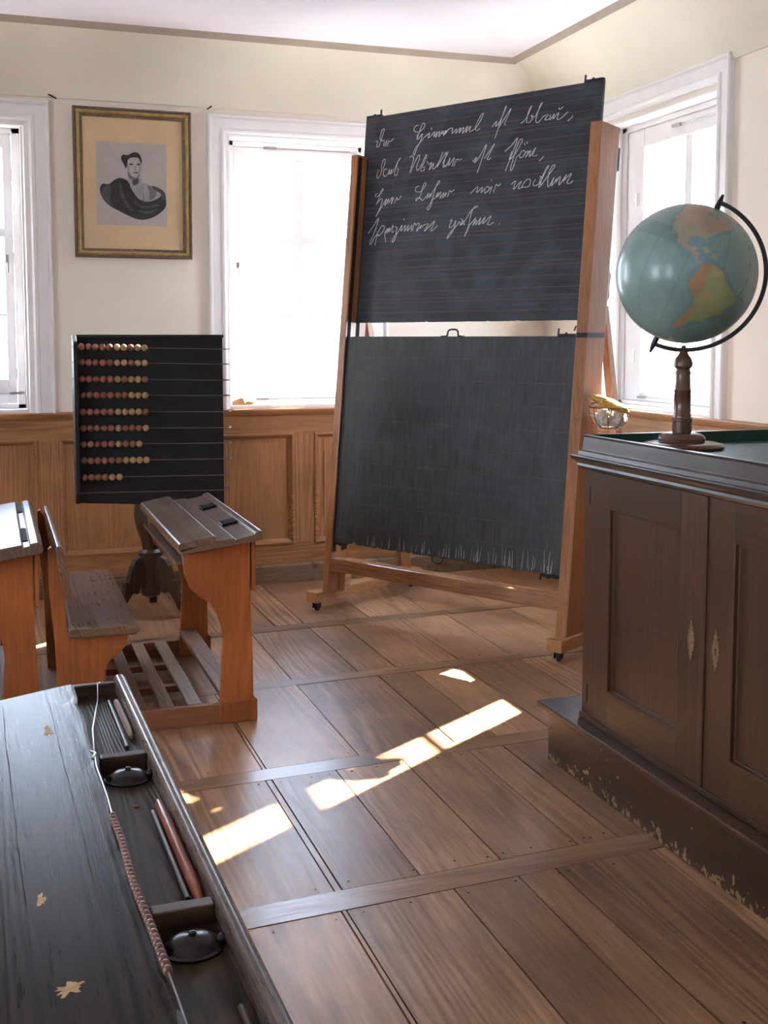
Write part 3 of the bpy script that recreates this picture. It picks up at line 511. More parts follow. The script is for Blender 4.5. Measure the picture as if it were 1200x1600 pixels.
# panelled dado below the windows
def dado(name, mapf, a0, a1, stiles, zt, horiz, vert):
    """stiles: list of (a,b) uprights; panels between"""
    mb = MB(); f = 0.022; zb, zp = 0.25, zt-0.14
    bar(mb, mapf, a0, a1, 0.0, zt-0.02, 0.002, 0.004, 0)
    bar(mb, mapf, a0, a1, zp, zt-0.02, 0.004, f, 1); bar(mb, mapf, a0, a1, 0.10, zb, 0.004, f, 1)
    for (p, q) in stiles: bar(mb, mapf, p, q, zb, zp, 0.004, f, 0)
    for (s, t) in zip(stiles, stiles[1:]):
        p, q = s[1], t[0]
        if q-p < 0.06: continue
        sweep_frame(mb, mapf, p-0.012, q+0.012, zb-0.012, zp+0.012, [(0, f-0.002), (0.003, f+0.008), (0.012, f+0.011), (0.020, f+0.006), (0.024, f-0.004), (0.034, 0.010), (0.036, 0.004)], True, 1)
        # raised field with hollowed corners
        e = 0.055; c = 0.055; A0, A1, B0, B1 = p+e, q-e, zb+e, zp-e; pts = []
        for (cx, cz, st) in ((A0, B0, 0), (A1, B0, 1), (A1, B1, 2), (A0, B1, 3)):
            for k in range(7):
                ang = (PI/2)*(1 - k/6.0)+st*PI/2; pts.append((cx+c*math.cos(ang), cz+c*math.sin(ang)))
        b = len(mb.v); n = len(pts)
        mb.v += [mapf(x, z, 0.004) for x, z in pts]+[mapf(x, z, 0.009) for x, z in pts]
        mb.face([b+n+i for i in range(n)], 0)
        for i in range(n): mb.face([b+i, b+(i+1) % n, b+n+(i+1) % n, b+n+i], 0)
    struct(mb.build(name, [vert, horiz]))
st_b = [(-3.2, -3.1), (-1.9, -1.78), (-0.62, -0.5), (0.225, 0.368), (1.0, 1.11), (1.735, 1.885), (2.45, 2.58), (3.3, 3.428)]
dado('trim_5', back, XL, XR-0.022, st_b, 1.06, M['pine_h'], M['pine_v'])
dado('trim_6', right, YF, YB-0.022, [(-1.8, -1.7), (-0.5, -0.4), (0.9, 1.0), (2.2, 2.3), (3.5, 3.6), (4.7, 4.8), (5.5, 5.6), (6.6, 6.84)], 1.08, M['pine_y'], M['pine_v'])
RAIL = [(0.0, 0.0), (0.022, 0.0), (0.024, 0.010), (0.034, 0.016), (0.040, 0.026), (0.044, 0.030), (0.048, 0.044), (0.044, 0.052), (0.0, 0.054)]
m = MB(); m.prism([(YB-d, 1.028+h) for d, h in RAIL], XL, XR, 'X', smooth=False); struct(m.build('trim_7', M['pine_h']))
m = MB(); m.prism([(XR-d, 1.050+h) for d, h in RAIL], YF, YB-0.05, 'Y'); struct(m.build('trim_8', M['pine_y']))
m = MB(); m.prism([(YB, 0), (YB-0.036, 0), (YB-0.036, 0.108), (YB-0.030, 0.116), (YB-0.022, 0.120), (YB, 0.120)], XL, XR, 'X'); struct(m.build('baseboard_back', M['skirt']))
m = MB(); m.prism([(XR, 0), (XR-0.036, 0), (XR-0.036, 0.108), (XR-0.022, 0.120), (XR, 0.120)], YF, YB-0.036, 'Y'); struct(m.build('baseboard_right', M['skirt']))
m = MB(); m.prism([(XL, 0), (XL+0.03, 0), (XL+0.03, 0.12), (XL, 0.12)], YF, YB-0.04, 'Y'); struct(m.build('baseboard_left', M['skirt']))

# outside: courtyard and the neighbours' houses seen through the panes
struct(MB().box(-60, 60, 7.3, 90, -6.2, -6.0).build('ground_1', M['tarmac']))
struct(MB().box(3.9, 60, -40, 7.3, -6.2, -6.0).build('ground_2', M['tarmac']))
def house(name, label, x0, x1, y0, y1, zw, zr, tile, wins, axis='X'):
    t = thing(name, label, 'building', ((x0+x1)/2, (y0+y1)/2, -6.0))
    MB().box(x0, x1, y0, y1, -6.0, zw).build('wall', M['house_wall'], t)
    mb = MB(); e = 0.35
    if axis == 'X':
        ym = (y0+y1)/2; mb.prism([(y0-e, zw-0.1), (ym, zr), (y1+e, zw-0.1), (y1+e, zw+0.1), (ym, zr+0.2), (y0-e, zw+0.1)], x0-e, x1+e, 'X')
    else:
        xm = (x0+x1)/2; mb.prism([(x0-e, zw-0.1), (xm, zr), (x1+e, zw-0.1), (x1+e, zw+0.1), (xm, zr+0.2), (x0-e, zw+0.1)], y0-e, y1+e, 'Y')
    mb.build('roof', tile, t)
    if axis == 'X': MB().tube([(x0-e, y0-e-0.05, zw-0.05), (x1+e, y0-e-0.05, zw-0.05)], 0.09, 8).build('gutter', M['gutter'], t)
    for (wx, wz, ww, wh) in wins: MB().box(wx-ww/2, wx+ww/2, y0-0.06, y0+0.02, wz-wh/2, wz+wh/2).build('window', M['house_win'], t)
    return t
house('townhouse', 'sunlit white house with tiled roof seen through the middle window', 3.75, 16.0, 19.0, 27.0, 1.05, 4.4, M['tile_g'], [(4.45, 0.35, 0.16, 0.7), (4.95, 0.35, 0.2, 0.7), (6.2, 0.5, 0.9, 1.1), (8.5, 0.5, 0.9, 1.1)])
house('annex', 'low outbuilding with red tiled roof, seen through the middle window', 2.2, 3.55, 15.5, 18.4, -0.6, 1.1, M['tile_r'], [])
house('side_house', 'house with grey tiled roof seen through the right hand window behind the globe', 19.0, 27.0, 6.5, 17.5, -3.2, -0.6, M['tile_g'], [], 'Y')
# ------------------------------------------------------------------ framed portrait
def portrait():
    t = thing('framed_picture', 'gilt framed portrait print of a uniformed officer hung between two windows', 'picture', (0.805, YB, 1.968))
    x0, x1, z0, z1 = 0.472, 1.138, 1.967, 2.808
    bk = lambda a, z, d: (a, YB-0.004-d-(z-z0)*0.022, z)
    mb = MB(); sweep_frame(mb, bk, x0, x1, z0, z1, [(0, 0), (0, 0.026), (0.005, 0.031), (0.010, 0.030), (0.013, 0.024), (0.016, 0.025)], True, 1, True)
    sweep_frame(mb, bk, x0, x1, z0, z1, [(0.016, 0.025), (0.021, 0.032), (0.028, 0.034), (0.034, 0.030), (0.036, 0.024)], True, 0, True)
    sweep_frame(mb, bk, x0, x1, z0, z1, [(0.036, 0.024), (0.042, 0.019), (0.048, 0.017), (0.052, 0.013), (0.052, 0.0)], True, 1, False)
    mb.build('frame', [M['gold'], M['gold_d']], t)
    mb = MB(); bar(mb, bk, x0+0.048, x1-0.048, z0+0.048, z1-0.048, 0.002, 0.008); mb.build('mount', M['mat'], t)
    px = lambda p: (0.598+(p[0]-290)/615.0*0.397, 2.622-(p[1]-350)/755.0*0.468)
    mb = MB(); bar(mb, bk, 0.598, 0.995, 2.154, 2.622, 0.008, 0.0086, 0)
    def patch(pts, mi, lift, r=0):
        q = [px(p) for p in pts]
        # smooth closed outline
        out = []
        n = len(q)
        for i in range(n):
            p0, p1, p2, p3 = q[i-1], q[i], q[(i+1) % n], q[(i+2) % n]
            for k in range(4):
                u = k/4.0
                out.append(tuple(0.5*((2*p1[j])+(-p0[j]+p2[j])*u+(2*p0[j]-5*p1[j]+4*p2[j]-p3[j])*u*u+(-p0[j]+3*p1[j]-3*p2[j]+p3[j])*u**3) for j in (0, 1)))
        b = len(mb.v); mb.v += [bk(a, z, 0.0086+lift) for a, z in out]; mb.face([b+i for i in range(len(out))], mi)
    patch([(318, 790), (340, 735), (395, 735), (450, 692), (500, 675), (550, 690), (585, 730), (610, 800), (670, 862), (760, 868), (830, 800), (885, 815), (900, 890), (880, 945), (820, 1000), (740, 1040), (650, 1048), (560, 1015), (480, 975), (400, 930), (345, 870)], 1, 0.0002)
    patch([(330, 800), (360, 760), (400, 745), (420, 800), (400, 880), (440, 930), (400, 915), (345, 860)], 2, 0.0003)
    patch([(480, 740), (500, 725), (520, 800), (560, 900), (600, 960), (590, 975), (540, 920), (500, 840)], 2, 0.0004)
    patch([(620, 880), (700, 920), (820, 900), (830, 915), (710, 945), (620, 905)], 2, 0.0004)
    patch([(650, 960), (760, 965), (830, 940), (760, 990), (660, 985)], 2, 0.0004)
    patch([(580, 728), (640, 728), (690, 706), (770, 738), (845, 775), (850, 825), (800, 862), (720, 882), (655, 850), (605, 790)], 4, 0.0006)
    patch([(735, 735), (790, 752), (815, 800), (790, 850), (750, 868), (752, 800)], 3, 0.0007)
    patch([(620, 770), (680, 760), (725, 800), (715, 860), (680, 872), (640, 840)], 4, 0.0008)
    patch([(690, 770), (694, 768), (704, 880), (700, 884)], 3, 0.0009)
    patch([(770, 735), (830, 750), (885, 790), (895, 850), (860, 850), (850, 800), (800, 775)], 2, 0.0009)
    patch([(556, 672), (600, 690), (660, 652), (684, 712), (640, 742), (606, 735), (566, 712)], 4, 0.0010)
    patch([(600, 700), (650, 668), (655, 712), (615, 738)], 2, 0.0011)
    patch([(566, 600), (610, 650), (662, 625), (664, 655), (606, 688), (570, 668)], 3, 0.0012)
    patch([(552, 520), (590, 488), (650, 485), (682, 530), (678, 600), (655, 650), (620, 664), (582, 640), (556, 590)], 0, 0.0014)
    patch([(552, 560), (568, 540), (582, 620), (612, 660), (580, 640)], 4, 0.0015)
    patch([(508, 480), (530, 462), (566, 464), (620, 436), (664, 448), (686, 495), (686, 540), (676, 520), (655, 486), (600, 486), (568, 505), (560, 550), (548, 585), (528, 545), (512, 515)], 1, 0.0017)
    patch([(652, 500), (680, 530), (678, 600), (655, 648), (640, 650), (662, 600), (664, 550)], 4, 0.0016)
    patch([(574, 548), (592, 538), (614, 546), (594, 554)], 1, 0.0019)
    patch([(640, 546), (656, 536), (674, 544), (658, 553)], 1, 0.0019)
    patch([(628, 560), (638, 590), (632, 602), (622, 596)], 4, 0.0019)
    patch([(608, 622), (632, 614), (658, 620), (634, 628)], 2, 0.0019)
    mb.build('portrait_print', [M['paper'], M['ink0'], M['ink1'], M['ink2'], M['ink3']], t)
portrait()
tag(MB().tube([(0.39, YB-0.012, 2.845), (0.345, YB-0.022, 2.865)], 0.004, 6).build('nail', M['black_metal']), 'small nail in the plaster above the corner of the left window', 'nail', 'nails in the plaster')
tag(MB().tube([(1.24, YB-0.012, 2.84), (1.262, YB-0.035, 2.856)], 0.004, 6).build('nail', M['black_metal']), 'small nail in the plaster above the corner of the middle window', 'nail', 'nails in the plaster')

# ------------------------------------------------------------------ bead frame (abacus)
def abacus():
    AY = 6.20
    t = thing('abacus', 'tall black panel abacus with red and tan beads on a carved pedestal', 'abacus', (0.80, AY+0.02, 0))
    m = MB(); m.prism([(0.425, 0.638), (1.192, 0.588), (1.192, 1.522), (0.425, 1.522)], AY+0.02, AY+0.045, 'Y'); m.build('back_panel', M['abacus'], t, bevel=0.002)
    # projecting left cheek with clipped corners
    m = MB(); m.prism([(AY+0.045, 0.64), (AY-0.02, 0.64), (AY-0.10, 0.70), (AY-0.10, 1.475), (AY-0.02, 1.522), (AY+0.045, 1.522)], 0.400, 0.420, 'X'); m.build('side_cheek', M['abacus'], t, bevel=0.002)
    m = MB(); m.box(0.42, 1.192, AY-0.012, AY+0.02, 1.508, 1.524).build('top_ledge', M['abacus'], t, bevel=0.001)
    zs = [1.462, 1.382, 1.296, 1.213, 1.126, 1.040, 0.957, 0.871, 0.783, 0.702]
    counts = [10, 10, 10, 10, 10, 10, 9, 10, 6, 0]
    yw = AY-0.055; rb = 0.0178
    beads = {}
    rnd = random.Random(3)
    for z, n in zip(zs, counts):
        dz = -0.016
        path = [(0.395, yw, z), (1.195, yw, z+dz)]
        for k in range(1, 9):
            a = -PI/2+PI*k/8; path.append((1.195+0.03*math.cos(a), yw+0.045*(1+math.sin(a)), z+dz))
        path.append((1.10, yw+0.09, z+dz))
        wobj = MB().tube(path, 0.0026, 6).build('wire', M['wire'], t)
        for i in range(n):
            x = 0.444+i*0.0352+(0.003 if i > 4 else 0); col = ('bead_r' if rnd.random() < 0.62 else 'bead_b') if i < 5 else ('bead_t' if rnd.random() < 0.8 else 'bead_b')
            if z < 0.8 and i > 3: col = 'bead_t'
            if col not in beads:
                beads[col] = MB().lathe([(0.003, -rb*0.96), (rb*0.5, -rb*0.86), (rb*0.82, -rb*0.56), (rb*0.98, -rb*0.2), (rb, 0), (rb*0.98, rb*0.2), (rb*0.82, rb*0.56), (rb*0.5, rb*0.86), (0.003, rb*0.96)], (0, 0, 0), 16, axis=(1, 0, 0)).build('bead', M[col], t, local=True); b = beads[col]
            else: b = beads[col].copy(); C.objects.link(b)
            b.location = (x-0.80, yw-(AY+0.02), z-0.016*(x-0.4)/0.8)
    # carved pedestal
    cx, cy = 0.80, AY+0.13
    m = MB(); m.lathe([(0.02, 0.085), (0.05, 0.10), (0.055, 0.13), (0.045, 0.17), (0.045, 0.24), (0.058, 0.30), (0.066, 0.325), (0.066, 0.34), (0.045, 0.355), (0.05, 0.40), (0.075, 0.47), (0.088, 0.54), (0.08, 0.62), (0.05, 0.70), (0.035, 0.78), (0.035, 0.90)], (cx, cy, 0), 28)
    m.build('turned_column', M['carved'], t)
    m = MB(); m.box(cx-0.03, cx+0.03, AY+0.045, cy+0.035, 0.62, 1.30); m.build('upright_post', M['carved'], t, bevel=0.003)
    prof = [(0.04, 0.15), (0.04, 0.31), (0.07, 0.32), (0.10, 0.305), (0.125, 0.27), (0.14, 0.22), (0.15, 0.19), (0.168, 0.197), (0.178, 0.18), (0.168, 0.155), (0.19, 0.10), (0.23, 0.05), (0.28, 0.03), (0.30, 0.018), (0.30, 0.0), (0.235, 0.0), (0.19, 0.03), (0.16, 0.08), (0.13, 0.12), (0.112, 0.13), (0.10, 0.115), (0.085, 0.12), (0.075, 0.16), (0.06, 0.14)]
    for ang in (205, 318, 80):
        a = math.radians(ang); m = MB(); m.prism(prof, -0.02, 0.02, 'Y'); R = Matrix.Translation((cx, cy, 0)) @ Matrix.Rotation(a, 4, 'Z'); m.map(lambda v: R @ v)
        m.build('foot', M['carved'], t, bevel=0.004)
abacus()

# ------------------------------------------------------------------ school bench units
def school_unit(dx, label, flat, top_only=False):
    t = thing('school_bench', label, 'school desk', (0.6+dx, 4.88, 0))
    X = lambda pts: [(x+dx, z) for x, z in pts]
    Y0, Y1 = 4.30, 5.47
    # desk end panels, flared with a hollowed front
    pan = [(0.672, 0.676), (0.680, 0.60), (0.70, 0.545), (0.735, 0.51), (0.775, 0.485), (0.805, 0.435), (0.821, 0.38), (0.826, 0.33), (0.820, 0.25), (0.815, 0.17), (0.812, 0.10), (0.812, 0.0), (0.952, 0.0), (0.952, 0.09), (0.943, 0.10), (0.942, 0.25), (0.936, 0.42), (0.934, 0.55), (0.936, 0.722)]
    for y in (4.365, 5.375): MB().prism(X(pan), y, y+0.03, 'Y').build('desk_end_panel', M['desk_o'], t, bevel=0.003)
    for y in (4.358, 5.372): MB().box(0.808+dx, 0.957+dx, y, y+0.044, 0.0, 0.092).build('foot_block', M['desk_o'], t, bevel=0.006)
    MB().box(0.94+dx, 0.955+dx, 4.36, 5.41, 0.52, 0.715).build('modesty_board', M['desk_o'], t, bevel=0.002)
    MB().prism(X([(0.680, 0.634), (0.680, 0.644), (0.93, 0.655), (0.93, 0.645)]), 4.395, 5.375, 'Y').build('book_shelf', M['desk_o'], t)
    # bench end panels
    ben = [(0.205, 0.0), (0.20, 0.20), (0.197, 0.36), (0.180, 0.56), (0.178, 0.725), (0.19, 0.735), (0.21, 0.70), (0.232, 0.56), (0.240, 0.43), (0.248, 0.392), (0.462, 0.392), (0.462, 0.372), (0.450, 0.335), (0.415, 0.305), (0.388, 0.28), (0.376, 0.235), (0.372, 0.16), (0.375, 0.0)]
    for y in (4.375, 5.375): MB().prism(X(ben), y, y+0.03, 'Y').build('bench_end_panel', M['desk_o'], t, bevel=0.003)
    MB().prism(X([(0.243, 0.392), (0.243, 0.425), (0.255, 0.433), (0.36, 0.428), (0.47, 0.432), (0.500, 0.424), (0.502, 0.404), (0.49, 0.392)]), 4.335, 5.44, 'Y').build('seat', M['seat_w'], t, bevel=0.006)
    MB().prism(X([(0.236, 0.53), (0.222, 0.60), (0.203, 0.725), (0.210, 0.742), (0.224, 0.742), (0.232, 0.725), (0.256, 0.575), (0.258, 0.54), (0.249, 0.528)]), 4.345, 5.44, 'Y').build('backrest', M['seat_w'], t, bevel=0.004)
    # floor frame with slatted footrest
    for y in (4.383, 5.40): MB().box(0.30+dx, 0.825+dx, y-0.014, y+0.014, 0.0, 0.078).build('floor_rail', M['desk_ox'], t, bevel=0.004)
    for x, w, tz in ((0.375, 0.05, 0.0), (0.480, 0.052, 0.0), (0.585, 0.052, 0.0), (0.690, 0.055, 0.0)):
        if tz == 0: MB().prism(X([(x, 0.066), (x+w, 0.066), (x+w, 0.08), (x, 0.08)]), 4.397, 5.386, 'Y').build('foot_slat', M['slat'], t, bevel=0.003)
    for y in (4.72, 5.05): MB().box(0.32+dx, 0.76+dx, y, y+0.03, 0.035, 0.062).build('cross_batten', M['desk_ox'], t, bevel=0.002)
    MB().prism(X([(0.812, 0.100), (0.880, 0.115), (0.878, 0.140), (0.810, 0.126)]), 4.396, 5.375, 'Y').build('foot_bar', M['slat'], t, bevel=0.003)
    if not flat:
        top = [(0.655, 0.690), (0.97, 0.730), (0.97, 0.765), (0.962, 0.768), (0.946, 0.763), (0.940, 0.753), (0.866, 0.737), (0.860, 0.745), (0.784, 0.735), (0.66, 0.702)]
        MB().prism(X(top), Y0, Y1, 'Y').build('desk_top', M['desk_top'], t, bevel=0.002)
        MB().prism(X([(0.649, 0.705), (0.785, 0.731), (0.792, 0.742), (0.789, 0.753), (0.780, 0.758), (0.655, 0.734), (0.649, 0.729)]), Y0-0.002, Y1+0.002, 'Y').build('hinged_flap', M['desk_top'], t, bevel=0.002)
        MB().prism(X([(0.650, 0.632), (0.685, 0.634), (0.685, 0.648), (0.650, 0.646)]), 4.395, 5.375, 'Y').build('front_batten', M['desk_top'], t, bevel=0.002)
        for y in (4.60, 5.07):
            MB().prism([(0.872+dx, y), (0.935+dx, y), (0.935+dx, y+0.085), (0.872+dx, y+0.085)], 0.7385, 0.750, 'Z').map(lambda v: Vector((v.x, v.y, v.z-0.739+0.739+(v.x-dx-0.872)*0.21))).build('inkwell_slide', M['iron'], t, bevel=0.001)
    else:
        top = [(0.50, 0.660), (0.965, 0.725), (0.972, 0.742), (0.965, 0.763), (0.950, 0.768), (0.925, 0.764), (0.924, 0.755), (0.899, 0.752), (0.898, 0.762), (0.50, 0.702)]
        MB().prism(X(top), Y0, Y1, 'Y').build('desk_top', M['desk_top'], t, bevel=0.006)
        for y in (4.42, 5.17): MB().box(0.9035+dx, 0.920+dx, y, y+0.30, 0.7515, 0.7575).build('inkwell_slot', M['gap'], t)
    return t
school_unit(0.0, 'orange brown school desk with hinged dark top and joined bench, beside the abacus', False)
school_unit(-0.81, 'school desk cut by the left edge, its top glaring white with two dark slots', True)

# ------------------------------------------------------------------ near desk
ND_A = math.radians(1.3)
def near_desk():
    t = thing('writing_desk', 'long black worn school desk in the foreground with pen tray and inkwell lids', 'school desk', (0.176, 1.192, 0), ND_A)
    yn, yf = -1.25, 1.29
    def pr(pts, name, mat, y0=yn, y1=yf, bevel=0.002): return MB().prism(pts, y0, y1, 'Y').build(name, mat, t, bevel=bevel, local=True)
    # sloping lid, worn edge by the tray
    m = MB(); n = 60; rnd = random.Random(5)
    for i in range(n+1):
        y = yn+(yf-yn)*i/n; w = 0.0025*math.sin(i*1.3)+rnd.uniform(-0.0015, 0.0015)
        m.v += [(-0.55, y, 0.667), (-0.55, y, 0.693), (-0.03, y, 0.766), (-0.008+w, y, 0.769), (-0.001+w, y, 0.764), (0.0+w, y, 0.735)]
    for i in range(n):
        for k in range(6):
            l = (k+1) % 6; m.face([6*i+k, 6*i+l, 6*i+6+l, 6*i+6+k], 0, False)
    m.face([0, 1, 2, 3, 4, 5]); m.face([6*n+k for k in (5, 4, 3, 2, 1, 0)])
    zl = lambda x: 0.766+(x+0.03)*0.1404+0.0004
    for (cx_, cy_, rx, ry, sd) in ((-0.108, 0.125, 0.018, 0.016, 1), (-0.125, 0.36, 0.006, 0.022, 2), (-0.07, 1.03, 0.010, 0.03, 4)):
        r2 = random.Random(sd); b = len(m.v); k = 26
        for i in range(k):
            q = r2.uniform(0.45, 1.15); x = cx_+rx*q*math.cos(2*PI*i/k); y = cy_+ry*q*math.sin(2*PI*i/k); m.v.append((x, y, zl(x)))
        m.v.append((cx_, cy_, zl(cx_)))
        for i in range(k): m.face([b+i, b+(i+1) % k, b+k], 1)
    for (xc, ya, yb, wd, sd) in ((-0.052, 0.1, 1.24, 0.0009, 1), (-0.145, 0.2, 1.27, 0.0011, 3), (-0.068, -0.3, 0.4, 0.0008, 7), (-0.24, 0.0, 1.2, 0.0009, 8), (-0.030, 0.45, 1.1, 0.0005, 9)):
        r2 = random.Random(sd*7); x = xc; y = ya; pts = []
        while y < yb: pts.append((x, y)); y += 0.02; x += r2.uniform(-0.0006, 0.0006)
        for i, (x, y) in enumerate(pts):
            w_ = 0.6*wd*r2.uniform(0.3, 1.5)*min(1, i/4.0+0.1, (len(pts)-1-i)/4.0+0.1); m.v += [(x-w_, y, zl(x-w_)), (x+w_, y, zl(x+w_))]
            if i: q = len(m.v); m.face([q-4, q-3, q-1, q-2], 2)
    m.build('lid', [M['black_w'], M['worn'], M['gap']], t, local=True)
    pr([(-0.004, 0.718), (-0.004, 0.736), (0.092, 0.736), (0.092, 0.718)], 'pen_tray', M['black_t'], yn, 1.315)
    pr([(0.088, 0.715), (0.088, 0.764), (0.093, 0.770), (0.104, 0.771), (0.112, 0.765), (0.113, 0.70), (0.10, 0.70), (0.10, 0.715)], 'front_rail', M['rail_w'], yn, 1.328, 0.003)
    MB().box(-0.004, 0.090, 1.300, 1.318, 0.72, 0.760).build('tray_end', M['div_w'], t, bevel=0.003, local=True)
    for y in (0.838, 0.250): MB().box(0.006, 0.087, y, y+0.024, 0.735, 0.763).build('tray_divider', M['div_w'], t, bevel=0.002, local=True)
    for y in (0.795, 0.200):
        m = MB(); m.lathe([(0.041, 0), (0.041, 0.003), (0.036, 0.0045), (0.0335, 0.008), (0.028, 0.0125), (0.019, 0.0160), (0.008, 0.0175), (0.0050, 0.0185), (0.0052, 0.0208), (0.003, 0.0225), (0.0004, 0.0228)], (0.048, y, 0.736), 36, sy=0.92)
        o = m.build('inkwell_lid', M['iron'], t, local=True)
        m = MB().ball((0.085, y-0.004, 0.744), 0.009, 12, 8, 0, (1.0, 0.8, 0.75)); m.box(0.068, 0.085, y-0.009, y+0.002, 0.738, 0.743); m.build('lid_pivot', M['iron'], o, local=True)
    # ends and shelf underneath
    for y in (-1.1, 1.15):
        m = MB(); m.prism([(-0.50, 0.0), (0.06, 0.0), (0.07, 0.10), (0.03, 0.30), (0.09, 0.60), (0.095, 0.715), (-0.45, 0.66), (-0.44, 0.55), (-0.30, 0.40), (-0.42, 0.12)], y, y+0.035, 'Y'); m.build('end_panel', M['black_t'], t, bevel=0.004, local=True)
    MB().box(-0.40, 0.06, -1.07, 1.15, 0.54, 0.56).build('book_shelf', M['black_t'], t, local=True)
    MB().box(0.07, 0.088, -1.07, 1.15, 0.42, 0.72).build('front_board', M['black_t'], t, local=True)
    return t
nd = near_desk()
NDM = root_matrix(nd)
def on_desk(name, label, cat, mb, mat, loc, group=None, rz=0.0, bevel=0.0):
    """single mesh object resting on the near desk: geometry in desk-local coords around loc"""
    o = mb.build(name, mat, None, bevel=bevel); o.location = NDM @ Vector(loc); o.rotation_euler = (0, 0, ND_A+rz)
    return tag(o, label, cat, group)
ZT = 0.736
on_desk('slate_pencil', 'thin dark slate pencil lying in the far compartment of the foreground desk tray', 'pencil', MB().tube([(0, -0.145, 0.0045), (0, 0.145, 0.0045)], 0.0042, 10), M['slate'], (0.0660, 1.087, ZT), 'slate pencils in the desk tray')
on_desk('penholder', 'short pale wooden penholder by the rail in the far tray compartment', 'pen', MB().tube([(0, -0.118, 0.006), (0.001, -0.09, 0.008), (0, 0.09, 0.007), (0, 0.116, 0.006)], [0.004, 0.0066, 0.0066, 0.005], 6), M['pen_t'], (0.0800, 1.11, ZT), 'penholders in the desk tray')
on_desk('slate_pencil', 'thin dark grey slate pencil in the middle tray compartment beside the reddish penholder', 'pencil', MB().tube([(0, -0.155, 0.0045), (0, 0.155, 0.0045)], 0.0045, 10), M['slate'], (0.0640, 0.473, ZT), 'slate pencils in the desk tray')
m = MB().tube([(0, -0.172, 0.007), (0, -0.16, 0.0085), (0, -0.13, 0.0088), (0, 0.10, 0.0085), (0, 0.175, 0.0075), (0, 0.186, 0.007)], [0.004, 0.007, 0.0085, 0.0085, 0.0065, 0.004], 14)
on_desk('penholder', 'thick reddish wooden penholder lying along the rail of the foreground desk', 'pen', m, M['pen_r'], (0.0785, 0.478, ZT), 'penholders in the desk tray')
on_desk('slate_pencil', 'pencil in the nearest tray compartment at the bottom edge of the picture', 'pencil', MB().tube([(0, -0.16, 0.0045), (0, 0.14, 0.0045)], 0.0045, 10), M['slate'], (0.0745, -0.095, ZT), 'slate pencils in the desk tray')
on_desk('wood_chip', 'tiny pale wood chip lying on the tray bottom of the foreground desk', 'wood chip', MB().prism([(-0.005, -0.0012), (0.005, -0.0018), (0.0048, 0.0015), (-0.004, 0.0020)], 0, 0.002, 'Z'), M['card'], (0.044, 0.668, ZT+0.0003))
def bead_string():
    t = thing('bead_chain', 'string of small brown beads on a wire along the lid edge of the foreground desk', 'bead chain', tuple(NDM @ Vector((0, 0.3, 0.775))), ND_A)
    pts = [(0.056, 1.300, 0.764), (0.050, 1.290, 0.765), (0.044, 1.238, 0.745), (0.016, 1.07, 0.741), (0.003, 0.92, 0.752), (-0.004, 0.845, 0.773), (-0.008, 0.775, 0.774), (-0.006, 0.644, 0.773), (-0.008, 0.555, 0.7765), (-0.006, 0.445, 0.7765), (-0.008, 0.36, 0.7765), (-0.008, 0.297, 0.7765), (-0.006, 0.245, 0.7765), (-0.004, 0.196, 0.776), (-0.003, 0.145, 0.7765), (-0.001, 0.084, 0.775), (0.0005, 0.04, 0.773), (0.001, -0.016, 0.772), (0.000, -0.2, 0.772)]
    W = [NDM @ Vector(p) for p in pts]
    MB().tube(W, 0.0013, 8).build('wire', M['steel'], t)
    # loop and twist
    MB().tube([NDM @ Vector(p) for p in ((-0.009, 0.85, 0.774), (-0.004, 0.83, 0.777), (-0.010, 0.81, 0.775))], 0.0026, 8).build('wire_twist', M['steel'], t)
    r = 0.0060; first = None
    seg = [Vector(p) for p in pts if 0.08 <= p[1] <= 0.556]; L = [0.0]
    for a, b in zip(seg, seg[1:]): L.append(L[-1]+(b-a).length)
    n = 38
    base = t
    for i in range(n):
        s = L[-1]*(i+0.5)/n; k = max(j for j in range(len(L)) if L[j] <= s); k = min(k, len(seg)-2); u = (s-L[k])/(L[k+1]-L[k]); p = seg[k].lerp(seg[k+1], u)
        if first is None:
            first = MB().lathe([(0.001, -0.0056), (r*0.72, -0.0052), (r*0.97, -0.0028), (r, 0), (r*0.97, 0.0028), (r*0.72, 0.0052), (0.001, 0.0056)], (0, 0, 0), 14, axis=(0, 1, 0)).build('bead', M['bead_n'], t, local=True); o = first
        else: o = first.copy(); C.objects.link(o)
        o.location = Vector((p.x, p.y-0.3, p.z-0.775))
bead_string()
